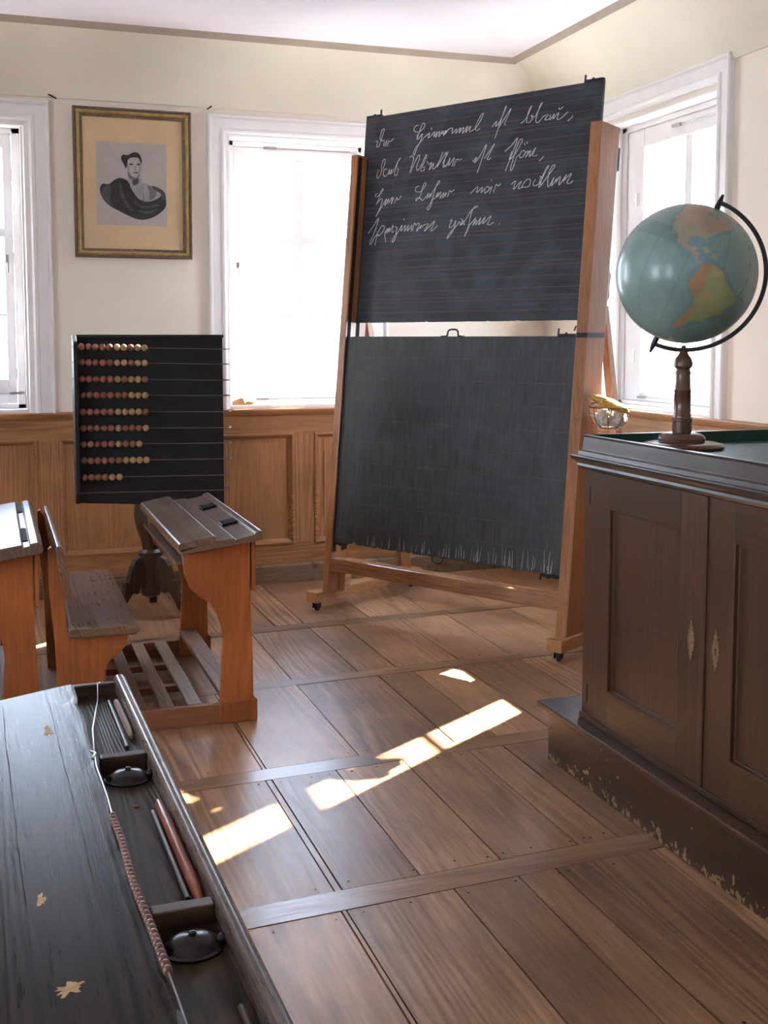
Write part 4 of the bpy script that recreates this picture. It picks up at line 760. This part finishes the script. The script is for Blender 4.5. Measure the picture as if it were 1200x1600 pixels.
# ------------------------------------------------------------------ chalkboard easel
LEAN = math.radians(6.0); SL, CL = math.sin(LEAN), math.cos(LEAN)
def easel():
    t = thing('chalkboard_easel', 'wheeled wooden easel with two blackboards, the upper one covered in chalk handwriting', 'chalkboard', (1.70, 6.06, 0), math.atan2(-0.86, 0.51))
    LP = lambda v: Vector((v[0], v[1]+v[2]*SL, 0.11+v[2]*CL))     # (s, t, w) -> local
    def B(name, mat, a, bevel=0.003): m = MB().box(*a).map(LP); return m.build(name, mat, t, bevel=bevel, local=True)
    for s0, s1, g in ((0.0, 0.046, 0.0461), (1.507, 1.568, 1.5069)):
        m = MB(); m.hexa([(s0, 0, 0), (s1, 0, 0), (s1, 0.150, 0), (s0, 0.150, 0)], [(s0, 0, 2.415), (s1, 0, 2.415), (s1, 0.175, 2.405), (s0, 0.175, 2.405)]); m.map(LP)
        p = m.build('post', M['easel_z'], t, bevel=0.004, local=True)
        d = 0.0006 if s0 == 0.0 else -0.0006
        for ta, tb in ((0.012, 0.040), (0.082, 0.112)): MB().box(min(g, g+d), max(g, g+d), ta, tb, 0.22, 2.40).map(LP).build('groove_shade', M['gap'], p, local=True)  # flat black strips on the post, painted-in shade of the board grooves
    # foot beams with casters
    for s0, s1 in ((-0.062, 0.020), (1.50, 1.582)):
        f = MB().box(s0, s1, -0.062, 0.87, 0.052, 0.112).build('foot_beam', M['easel_y'], t, bevel=0.004, local=True)
        sm = (s0+s1)/2
        for tt in (-0.02, 0.80):
            m = MB(); m.lathe([(0.020, -0.010), (0.024, -0.007), (0.024, 0.007), (0.020, 0.010)], (sm, tt+0.006, 0.024), 18, axis=(1, 0.3, 0)); m.build('caster_wheel', M['rubber'], t, local=True)
            m = MB(); m.box(sm-0.016, sm-0.012, tt-0.018, tt+0.018, 0.016, 0.052); m.box(sm+0.012, sm+0.016, tt-0.018, tt+0.018, 0.016, 0.052); m.box(sm-0.02, sm+0.02, tt-0.022, tt+0.022, 0.048, 0.0525); m.build('caster_fork', M['black_metal'], t, local=True)
    MB().box(0.046, 1.507, 0.008, 0.085, 0.118, 0.188).map(LP).build('crossbar', M['easel_x'], t, bevel=0.003, local=True)
    MB().box(0.0, 0.085, 0.090, 0.14, 0.0, 0.118).map(LP).build('corner_block', M['easel_y'], t, bevel=0.003, local=True)
    MB().box(1.488, 1.568, 0.16, 0.20, 0.0, 0.13).map(LP).build('corner_block', M['easel_y'], t, bevel=0.003, local=True)
    MB().box(0.02, 1.50, 0.60, 0.64, 0.113, 0.16).build('rear_crossbar', M['easel_x'], t, bevel=0.003, local=True)
    MB().box(0.046, 1.513, 0.118, 0.150, 2.20, 2.27).map(LP).build('upper_crossbar', M['easel_x'], t, bevel=0.003, local=True)
    # raking struts behind
    for s0, s1 in ((0.004, 0.042), (1.52, 1.558)):
        m = MB(); m.hexa([(s0, 0.66, 0.112), (s1, 0.66, 0.112), (s1, 0.74, 0.112), (s0, 0.74, 0.112)], [(s0, 0.318, 1.66), (s1, 0.318, 1.66), (s1, 0.362, 1.66), (s0, 0.362, 1.66)]); m.build('strut', M['easel_z'], t, bevel=0.003, local=True)
    for s0 in (0.0, 1.513): MB().box(s0, s0+0.055, 0.176, 0.190, 2.20, 2.31).map(LP).build('pulley_bracket', M['black_metal'], t, bevel=0.002, local=True)
    MB().box(-0.0015, 0.0, 0.01, 0.15, 1.38, 1.41).map(LP).build('strap', M['black_metal'], t, local=True)
    MB().box(1.511, 1.5695, -0.0015, 0.16, 1.405, 1.428).map(LP).build('strap', M['black_metal'], t, local=True)
    # counterweight cord with ragged knot behind the right post
    m = MB(); m.tube([(1.545, 0.192, 2.2), (1.545, 0.185, 1.95), (1.548, 0.18, 1.72), (1.545, 0.18, 1.50)], 0.004, 8); m.tube([(1.548, 0.18, 1.75), (1.552, 0.187, 1.70), (1.548, 0.19, 1.65), (1.552, 0.184, 1.60), (1.548, 0.18, 1.56)], [0.006, 0.012, 0.009, 0.012, 0.005], 8)
    m.map(LP).build('cord', M['rope'], t, local=True)
    # boards
    def board(name, lab, s0, s1, w0, w1, tf, mat, rules, ragged, seed):
        rnd = random.Random(seed); m = MB()
        n = 150; bot = []
        for i in range(n+1):
            s = s0+(s1-s0)*i/n
            dz = ragged*(rnd.random()**2 if rnd.random() < 0.5 else 0.1*rnd.random()); bot.append((s, w0+dz*(1 if 2 < i < n-2 else 0)))
        pts = bot+[(s1, w1), (s0, w1)]
        b = len(m.v); k = len(pts); th = 0.020
        m.v += [(p[0], tf, p[1]) for p in pts]+[(p[0], tf+th, p[1]) for p in pts]
        m.face([b+i for i in range(k)]); m.face([b+k+i for i in reversed(range(k))])
        for i in range(k): m.face([b+i, b+k+i, b+k+(i+1) % k, b+(i+1) % k])
        for w, hw in rules: 
            x = s0+0.004
            while x < s1-0.004:      # hand painted line, broken where worn
                e = min(x+rnd.uniform(0.08, 0.5), s1-0.004); m.v += [(x, tf-0.0004, w-hw), (e, tf-0.0004, w-hw), (e, tf-0.0004, w+hw), (x, tf-0.0004, w+hw)]; q = len(m.v)-4; m.face([q, q+1, q+2, q+3], 1)
                x = e+rnd.choice((0.0, 0.0, 0.0, 0.006, 0.02))
        m.map(LP); o = m.build(name, [mat, M['rule']], t, local=True); o['label'] = lab; return o
    ru = []; 
    for k in range(7):
        for d in (0.0, 0.053, 0.110, 0.148):
            w = 2.603-0.168*k-d
            if w > 1.50: ru.append((w, 0.0014))
    bu = board('blackboard', 'upper slate board with chalk handwriting and close red ruling', 0.014, 1.508, 1.488, 2.628, 0.088, M['board_u'], ru, 0.006, 2)
    bl = board('blackboard', 'lower slate board, wiped clean with a frayed bottom edge', 0.030, 1.512, 0.277, 1.412, 0.018, M['board_l'], [(1.298-0.1137*k, 0.0011) for k in range(9)], 0.020, 3)
    def catmull(P, n=5):
        out = []
        for i in range(len(P)-1):
            p0 = P[max(i-1, 0)]; p1 = P[i]; p2 = P[i+1]; p3 = P[min(i+2, len(P)-1)]
            for k in range(n):
                u = k/n; out.append(tuple(0.5*((2*p1[j])+(-p0[j]+p2[j])*u+(2*p0[j]-5*p1[j]+4*p2[j]-p3[j])*u*u+(-p0[j]+3*p1[j]-3*p2[j]+p3[j])*u**3) for j in (0, 1)))
        return out+[P[-1]]
    rnd = random.Random(11)
    for si, st in enumerate(STROKES):
        if si in (0, 13, 29, 44): m = MB()
        P = catmull([tuple(p) for p in st]); b = len(m.v)
        for i, p in enumerate(P):
            q = P[min(i+1, len(P)-1)]; r = P[max(i-1, 0)]; dx, dy = q[0]-r[0], q[1]-r[1]; L = math.hypot(dx, dy) or 1
            h = 0.0021 if abs(dy) > 0.3*L else 0.0015
            h *= rnd.uniform(0.75, 1.2)
            m.v += [(p[0]-dy/L*h, 0.0872, p[1]+dx/L*h), (p[0]+dy/L*h, 0.0872, p[1]-dx/L*h)]
        for i in range(len(P)-1): m.face([b+2*i, b+2*i+2, b+2*i+3, b+2*i+1])
        if si in (12, 28, 43, len(STROKES)-1): m.map(LP).build('chalk_writing', M['chalk'], bu, local=True)
    # scratches along the lower edge of the lower board
    m = MB()
    for i in range(60):
        s = rnd.uniform(0.25, 1.46); L = rnd.uniform(0.02, 0.075)*(0.6+0.6*s); w0 = 0.283+rnd.uniform(0, 0.012); h = rnd.uniform(0.0006, 0.0018); k = rnd.uniform(-0.008, 0.008)
        m.v += [(s-h, 0.0174, w0), (s+h, 0.0174, w0), (s+k+h*0.3, 0.0174, w0+L), (s+k-h*0.3, 0.0174, w0+L)]; q = len(m.v)-4; m.face([q, q+1, q+2, q+3])
    m.map(LP).build('scratch', M['chalk'], bl, local=True)['kind'] = 'stuff'
    # frayed splinters hanging from the edge
    def clip(s, w, tf, up, parent, d=1):
        m = MB(); m.box(min(s, s+d*0.10), max(s, s+d*0.10), tf-0.003, tf+0.023, w-0.004*up if up > 0 else w-0.012, w+0.012 if up > 0 else w+0.004); m.box(s+d*0.095, s+d*0.103, tf+0.002, tf+0.010, w, w+0.038*up) if up > 0 else m.box(s+d*0.095, s+d*0.103, tf+0.002, tf+0.010, w-0.03, w)
        m.ball((s+d*0.055, tf+0.005, w+0.012*up), 0.008, 10, 6); m.map(LP).build('catch', M['black_metal'], parent, bevel=0.001, local=True)
    clip(0.016, 2.628, 0.088, 1, bu); clip(1.505, 2.628, 0.088, 1, bu, -1); clip(1.497, 1.412, 0.018, 1, bl, -1); clip(0.034, 0.277, 0.018, -1, bl); clip(1.49, 0.277, 0.018, -1, bl, -1)
    m = MB(); m.tube([(1.47, 0.092, 1.49), (1.47, 0.088, 1.462), (1.452, 0.086, 1.458), (1.446, 0.086, 1.438)], 0.005, 8); m.map(LP).build('hook', M['black_metal'], bu, local=True)
    for (w, up) in ((1.412, 1), (0.283, -1)):
        m = MB(); c = 0.767; pts = [(c-0.048, 0.024, w)]
        for k in range(9):
            a = PI-PI*k/8; pts.append((c+0.034*math.copysign(abs(math.cos(a))**0.6, math.cos(a)), 0.024, w+up*(0.006+0.030*math.sin(a)**0.6)))
        pts.append((c+0.048, 0.024, w)); m.tube(pts, 0.0048, 8); m.box(c-0.068, c-0.038, 0.014, 0.034, w-0.002, w+0.004); m.box(c+0.038, c+0.068, 0.014, 0.034, w-0.002, w+0.004)
        m.map(LP).build('handle', M['black_metal'], bl, local=True)
    return t
ez = easel()

# ------------------------------------------------------------------ platform and cabinet
pt = thing('platform', 'low dark wooden platform under the cabinet with worn chipped base', 'platform', (2.6, 1.4, 0))
MB().box(1.853, 3.41, -1.5, 3.617, 0.0, 0.178).build('riser', M['riser_w'], pt, bevel=0.003)
m = MB(); m.box(1.834, 3.41, -1.5, 3.675, 0.178, 0.202); m.build('step_top', M['riser'], pt, bevel=0.006)

def cabinet():
    t = thing('cabinet', 'dark two door cabinet with a green lined tray top, standing on the platform', 'cabinet', (2.26, 2.74, 0.202))
    y0, y1, x0, x1 = 2.02, 3.452, 1.885, 2.64
    X0 = x0+0.012
    m = MB(); m.box(X0+0.012, x1, y0, y1, 0.202, 1.066); m.build('carcass', M['oak_z'], t, bevel=0.002)
    MB().box(X0-0.012, X0+0.02, y0-0.01, y1+0.002, 0.202, 0.226).build('plinth', M['riser'], t, bevel=0.005)
    MB().box(X0-0.002, X0+0.014, y1-0.052, y1, 0.226, 1.066).build('corner_stile', M['oak_z'], t, bevel=0.003)
    MB().box(X0-0.002, X0+0.014, y0, y0+0.052, 0.226, 1.066).build('corner_stile', M['oak_z'], t, bevel=0.003)
    def door(a, b, esc_y):
        z0, z1 = 0.228, 1.062; xf = x0; fr = 0.128; th = 0.016
        m = MB()
        m.box(xf, xf+th, a, a+fr, z0, z1); m.box(xf, xf+th, b-fr, b, z0, z1)
        d = m.build('door', M['oak_z'], t, bevel=0.0015)
        MB().box(xf, xf+th, a+fr, b-fr, z0, z0+0.115).build('door_rail', M['oak_y'], d); MB().box(xf, xf+th, a+fr, b-fr, z1-0.11, z1).build('door_rail', M['oak_y'], d)
        m = MB(); e = 0.0
        ya, yb, za, zb = a+fr, b-fr, z0+0.115, z1-0.11
        # recessed panel with small quirk moulding
        m.box(xf+0.0175, xf+0.0215, ya-0.002, yb+0.002, za-0.002, zb+0.002)
        mf = lambda A, Z, D: (xf+0.0175-D, A, Z)
        sweep_frame(m, mf, ya, yb, za, zb, [(0, 0.0172), (0.0035, 0.0165), (0.005, 0.0060), (0.009, 0.0045), (0.012, -0.001)], True)
        m.build('door_panel', M['oak_z'], d)
        # pierced brass escutcheon
        prof = [(0, 0.0), (0.25, 0.06), (0.2, 0.12), (0.55, 0.17), (0.35, 0.23), (0.75, 0.30), (0.6, 0.36), (0.95, 0.43), (0.8, 0.5), (0.95, 0.57), (0.6, 0.64), (0.75, 0.70), (0.35, 0.77), (0.55, 0.83), (0.2, 0.88), (0.25, 0.94), (0, 1.0)]
        pts = [(esc_y+0.019*w, 0.576+0.122*h) for w, h in prof]+[(esc_y-0.019*w, 0.576+0.122*h) for w, h in reversed(prof[1:-1])]
        es = MB().prism(pts, xf-0.0016, xf, 'X').build('escutcheon', M['brass'], d, bevel=0.0004)
        return d
    d1 = door(2.733, 3.395, 2.793); d2 = door(2.072, 2.730, 2.674)
    MB().prism([(2.674+0.003*math.cos(k*PI/4), 0.640+0.004*math.sin(k*PI/4)) for k in range(8)], x0-0.002, x0-0.0012, 'X').build('keyhole', M['gap'], d2)
    MB().prism([(2.672, 0.625), (2.676, 0.625), (2.6755, 0.638), (2.6725, 0.638)], x0-0.002, x0-0.0012, 'X').build('keyhole', M['gap'], d2)
    MB().box(x0-0.007, x0+0.004, 2.722, 2.744, 0.228, 1.062).build('meeting_bead', M['oak_z'], d1, bevel=0.005, seg=3)
    for z in (0.30, 0.98): MB().tube([(x0+0.004, 3.400, z-0.03), (x0+0.004, 3.400, z+0.03)], 0.005, 8).build('hinge', M['black_metal'], d1)
    # cornice moulding mitred round the top, tray rim and lining
    PR = [(0.0, 0.0), (0.008, 0.002), (0.014, 0.012), (0.012, 0.020), (0.020, 0.026), (0.030, 0.036), (0.032, 0.044), (0.030, 0.048)]
    m = MB(); rings = []
    for d, h in PR:
        b = len(m.v); rings.append(b); z = 1.064+h
        m.v += [(x0-d, y0-d, z), (x0-d, y1+d, z), (x1+d, y1+d, z), (x1+d, y0-d, z)]
    for r0, r1 in zip(rings, rings[1:]):
        for k in range(4): l = (k+1) % 4; m.face([r0+k, r0+l, r1+l, r1+k])
    m.face([rings[-1]+k for k in range(4)]); m.face([rings[0]+k for k in (3, 2, 1, 0)])
    m.build('cornice', M['rim'], t)
    zt = 1.112; zr = 1.180; w = 0.018
    m = MB(); rings = []
    for d, z in ((0.012, zt), (0.010, zt+0.012), (0.002, zt+0.018), (-0.002, zr-0.008), (-0.001, zr), (-w, zr), (-w, zt+0.02)):
        b = len(m.v); rings.append(b); m.v += [(x0-d, y0-d, z), (x0-d, y1+d, z), (x1+d, y1+d, z), (x1+d, y0-d, z)]
    for r0, r1 in zip(rings, rings[1:]):
        for k in range(4): l = (k+1) % 4; m.face([r0+k, r0+l, r1+l, r1+k])
    m.build('tray_rim', M['rim'], t, bevel=0.0015)
    MB().box(x0+w, x1-w, y0+w, y1-w, zt, 1.140).build('tray_lining', M['felt'], t)
    m = MB(); e = 0.003
    for (a, b, c, d) in ((x0+w, x0+w+e, y0+w, y1-w), (x1-w-e, x1-w, y0+w, y1-w), (x0+w, x1-w, y0+w, y0+w+e), (x0+w, x1-w, y1-w-e, y1-w)): m.box(a, b, c, d, 1.14, zr-0.002)
    m.build('tray_side_lining', M['felt'], t)
cabinet()

# ------------------------------------------------------------------ globe
def globe():
    gx, gy, gz = 2.164, 3.290, 1.1405
    t = thing('globe', 'large blue green globe on a turned wooden stand, on top of the cabinet', 'globe', (gx, gy, gz))
    m = MB(); m.lathe([(0.128, 0), (0.136, 0.003), (0.138, 0.009), (0.133, 0.015), (0.115, 0.019), (0.085, 0.021), (0.076, 0.024), (0.078, 0.032), (0.074, 0.040), (0.062, 0.047), (0.046, 0.051), (0.033, 0.053)], (gx, gy, gz), 48); m.build('base', M['globe_wood'], t)
    m = MB(); m.lathe([(0.032, 0.052), (0.032, 0.088), (0.034, 0.090), (0.034, 0.098), (0.030, 0.101), (0.030, 0.108), (0.0275, 0.112), (0.0265, 0.185), (0.028, 0.187), (0.028, 0.192), (0.0255, 0.195), (0.024, 0.245), (0.026, 0.247), (0.0255, 0.252), (0.023, 0.256), (0.022, 0.262), (0.030, 0.270), (0.031, 0.282), (0.026, 0.297), (0.017, 0.308), (0.012, 0.318), (0.008, 0.326), (0.006, 0.338)], (gx, gy, gz), 32); m.build('column', M['globe_wood'], t)
    # frame facing the view: r to the right, n towards the room, z up
    va = math.radians(33.4); r = Vector((math.cos(va), -math.sin(va), 0)); nrm = Vector((-math.sin(va), -math.cos(va), 0)); up = Vector((0, 0, 1))
    tilt = math.radians(23.5); A = (r*math.sin(tilt)+up*math.cos(tilt)).normalized()
    c = Vector((gx, gy, 1.713))+r*0.003; R = 0.226
    E = (r*math.cos(tilt)-up*math.sin(tilt)); lon0 = -87.0
    LANDS = []
    NA = [(-168, 66), (-156, 71), (-125, 70), (-95, 72), (-82, 68), (-95, 60), (-92, 57), (-82, 55), (-79, 52), (-77, 57), (-77, 62), (-65, 59), (-56, 52), (-60, 47), (-66, 44), (-70, 42), (-74, 40), (-76, 36), (-81, 31), (-80, 26), (-82, 28), (-84, 30), (-90, 30), (-97, 27), (-97, 20), (-94, 18), (-90, 21), (-87, 21), (-88, 16), (-83, 15), (-83, 10), (-78, 9), (-80, 7), (-85, 10), (-92, 14), (-98, 16), (-105, 20), (-109, 26), (-113, 31), (-110, 23), (-115, 30), (-118, 34), (-124, 40), (-124, 48), (-135, 58), (-150, 60), (-162, 56), (-158, 60), (-166, 62)]
    SA = [(-77, 8), (-72, 12), (-62, 10), (-52, 5), (-50, 0), (-44, -2), (-37, -5), (-35, -8), (-39, -15), (-41, -22), (-48, -26), (-53, -33), (-58, -35), (-62, -39), (-65, -43), (-68, -50), (-68, -54), (-73, -52), (-75, -46), (-73, -38), (-71, -30), (-70, -18), (-76, -14), (-81, -6), (-80, 0), (-78, 4)]
    GR = [(-70, 77), (-55, 70), (-50, 61), (-42, 60), (-25, 70), (-18, 78), (-30, 83), (-60, 82)]
    CU = [(-85, 22), (-80, 23), (-74, 20), (-78, 20)]; HI = [(-74, 20), (-69, 20), (-69, 18), (-74, 18)]
    AF = [(-17, 21), (-10, 30), (-6, 36), (10, 37), (30, 31), (43, 11), (51, 11), (40, -5), (40, -16), (32, -28), (20, -35), (12, -17), (9, 4), (-8, 4), (-17, 14)]
    AU = [(114, -22), (130, -12), (142, -11), (153, -27), (147, -39), (131, -32), (115, -35)]; NZ = [(166, -46), (173, -41), (178, -38), (174, -36), (170, -43)]
    AN = [(-180, -78), (-60, -75), (-57, -64), (-65, -68), (0, -70), (180, -70), (180, -90), (-180, -90)]
    polys = [NA, SA, GR, CU, HI, AF, AU, NZ, AN]
    bbs = [(min(p[0] for p in P), max(p[0] for p in P), min(p[1] for p in P), max(p[1] for p in P)) for P in polys]
    def inside(P, x, y):
        ins = False; j = len(P)-1
        for i in range(len(P)):
            xi, yi = P[i]; xj, yj = P[j]
            if (yi > y) != (yj > y) and x < (xj-xi)*(y-yi)/(yj-yi)+xi: ins = not ins
            j = i
        return ins
    def land(x, y):
        for k, P in enumerate(polys):
            b = bbs[k]
            if b[0] <= x <= b[1] and b[2] <= y <= b[3] and inside(P, x, y): return k
        return -1
    sea, deep, shore = S((124, 150, 144)), S((100, 138, 156)), S((112, 142, 142))
    NL, NT = 300, 150; vs = []; cols = []
    for i in range(NT+1):
        lat = -90+180.0*i/NT
        for j in range(NL):
            lon = -180+360.0*j/NL
            la, lo = math.radians(lat), math.radians(lon-lon0)
            p = c+(A*math.sin(la)+(E*math.sin(lo)+nrm*math.cos(lo))*math.cos(la))*R; vs.append(tuple(p))
            jx = noise.noise(Vector((lon*0.12, lat*0.12, 0)))*2.4; jy = noise.noise(Vector((lon*0.12, lat*0.12, 9)))*2.4
            k = land(lon+jx, lat+jy); nz = noise.noise(Vector((lon*0.05, lat*0.05, 3)))
            if k == 0: q = S((166, 144, 126)) if nz < 0.12 else S((156, 148, 124))
            elif k == 1: q = S((172, 132, 98)) if lon+jx < (-70 if lat > -22 else -66) else (S((152, 156, 112)) if nz < 0.2 else S((170, 156, 106)))
            elif k == 8: q = S((196, 196, 180))
            elif k >= 0: q = S((168, 150, 108))
            else:
                near = any(land(lon+dx, lat+dy) >= 0 for dx, dy in ((4, 0), (-4, 0), (0, 4), (0, -4)))
                gulf = (8 < lat < 30 and -98 < lon < -60)
                q = tuple((a+b)/2 for a, b in zip(sea, deep)) if (gulf and nz < 0.1) else (shore if near else sea)
                if 16 < lat < 30 and -175 < lon < -105: q = tuple(a*0.82 for a in q)
            if k < 0 and abs(((lon+180) % 15)) < 0.01: q = tuple(a*0.85 for a in q)
            cols.append(q)
    m = MB(); m.v = vs
    for i in range(NT):
        for j in range(NL): l = (j+1) % NL; m.face([i*NL+j, i*NL+l, (i+1)*NL+l, (i+1)*NL+j], 0, True)
    me = bpy.data.meshes.new('globe_ball'); me.from_pydata([(v[0]-gx, v[1]-gy, v[2]-gz) for v in vs], [], m.f); me.materials.append(M['globe'])
    for p in me.polygons: p.use_smooth = True
    ca = me.color_attributes.new('map', 'FLOAT_COLOR', 'POINT')
    flat = [];
    for q in cols: flat += [q[0], q[1], q[2], 1.0]
    ca.data.foreach_set('color', flat)
    o = bpy.data.objects.new('globe_ball', me); C.objects.link(o); o.parent = t
    # cracked gore seam
    def onball(lon, lat, rr):
        la, lo = math.radians(lat), math.radians(lon-lon0); return c+(A*math.sin(la)+(E*math.sin(lo)+nrm*math.cos(lo))*math.cos(la))*rr
    cr = [onball(lo, la, R+0.0002) for lo, la in ((-37, 62), (-34, 50), (-32, 38), (-31.5, 25), (-32, 12), (-34, 2), (-36, -2), (-28, -4), (-20, -5), (-10, -5.5))]
    MB().tube(cr, 0.0009, 6).build('paper_crack', M['slate'], o)
    # half meridian with axis pins
    m = MB(); Ra = 0.2475; pts = []
    a0, a1 = tilt, tilt+PI
    prof = []
    for k in range(49):
        a = a0+(a1-a0)*k/48.0     # angle from up, clockwise seen from the room
        d = r*math.sin(a)+up*math.cos(a); b = len(m.v); hw = 0.0065
        m.v += [tuple(c+d*(Ra-0.006)-nrm*hw), tuple(c+d*(Ra+0.008)-nrm*hw), tuple(c+d*(Ra+0.008)+nrm*hw), tuple(c+d*(Ra-0.006)+nrm*hw)]
        if k:
            for q in range(4): l = (q+1) % 4; m.face([b-4+q, b-4+l, b+l, b+q], 0, False)
    m.face([0, 1, 2, 3]); n = len(m.v); m.face([n-1, n-2, n-3, n-4]); m.build('meridian_arm', M['black_metal'], t, bevel=0.001)
    m = MB(); m.tube([c+A*(R-0.002), c+A*(Ra+0.006), c+A*(Ra+0.028)], [0.010, 0.008, 0.004], 12); m.build('axis_pin', M['black_metal'], t)
    m = MB(); m.tube([c-A*(R-0.002), c-A*(Ra+0.006), c-A*(Ra+0.032)], [0.010, 0.009, 0.0035], 12); m.build('axis_pin', M['black_metal'], t)
    low = c-up*Ra; m = MB(); m.tube([Vector((gx, gy, 1.470)), Vector((gx, gy, low.z-0.002))], [0.007, 0.010], 12); m.build('arm_socket', M['black_metal'], t)
globe()

# ------------------------------------------------------------------ wire basket with sponge and rags behind the easel post
def basket():
    bx, by, bz = 2.715, 4.725, 1.075
    t = thing('wire_basket', 'round wire basket holding rags, hooked behind the right easel post by the window', 'basket', (bx, by, bz))
    m = MB(); ring = lambda z, r: [(bx+r*math.cos(k*PI/12), by+r*math.sin(k*PI/12), z) for k in range(24)]
    m.tube(ring(1.185, 0.092), 0.0028, 6, closed=True); m.build('rim_wire', M['wire'], t)
    m = MB(); m.tube(ring(1.090, 0.045), 0.002, 6, closed=True); m.build('base_wire', M['wire'], t)
    for k in range(8):
        a = k*PI/4+0.2; m = MB(); m.tube([(bx+q*math.cos(a), by+q*math.sin(a), z) for q, z in ((0.0, 1.089), (0.045, 1.090), (0.075, 1.112), (0.090, 1.150), (0.092, 1.185))], 0.002, 6); m.build('rib_wire', M['wire'], t)
    # hook to the post
    p = root_matrix(ez) @ Vector((1.57, 0.075+1.09*SL, 1.20)); q = root_matrix(ez) @ Vector((1.60, 0.075+1.09*SL, 1.205)); m = MB(); m.tube([(bx-0.074, by+0.054, 1.185), tuple(q), tuple(p)], 0.003, 6); m.build('hook', M['wire'], t)
    def blob(name, cx, cy, cz, sx, sy, sz, seed, mat, label, cat):
        m = MB(); m.ball((0, 0, 0), 1.0, 28, 18)
        def fn(v):
            n = noise.noise(v*1.6+Vector((seed, 0, 0)))*0.5+noise.noise(v*3.3+Vector((seed, 5, 0)))*0.34; v = v*(1+n); return Vector((v.x*sx, v.y*sy, v.z*sz))
        m.map(fn); o = m.build(name, mat); o.location = (cx, cy, cz); return tag(o, label, cat, 'rags in the wire basket')
    blob('rag', bx-0.030, by+0.010, 1.135, 0.046, 0.036, 0.036, 3, M['cloth'], 'crumpled white rag in the left of the wire basket', 'cloth')
    blob('rag', bx+0.036, by-0.014, 1.133, 0.038, 0.036, 0.036, 8, M['cloth'], 'crumpled greyish rag in the right of the wire basket', 'cloth')
    m = MB(); m.ball((0, 0, 0), 1.0, 28, 18)
    m.map(lambda v: Vector((v.x*0.100, v.y*0.050, v.z*0.024))*(1+0.12*noise.noise(v*3)))
    o = m.build('sponge', M['sponge']); o.location = (bx-0.005, by-0.01, 1.202); o.rotation_euler = (0, 0.36, -0.75); tag(o, 'yellow sponge lying across the top of the wire basket', 'sponge')
basket()

# ------------------------------------------------------------------ wooden offcuts on the middle window sill
def block(pts, y0, y1, label, rz=0.0):
    o = MB().prism(pts, y0, y1, 'Y').build('wooden_wedge', M['card'], bevel=0.001); return tag(o, label, 'wood block', 'wooden offcuts on the window sill')
block([(1.37, 1.103), (1.452, 1.103), (1.437, 1.145), (1.425, 1.147), (1.37, 1.128)], 6.868, 6.90, 'brown wooden wedge with slanting top on the sill of the middle window, left piece')
block([(1.455, 1.103), (1.505, 1.103), (1.505, 1.123), (1.455, 1.125)], 6.866, 6.90, 'flat brown wooden block on the sill of the middle window, right piece')
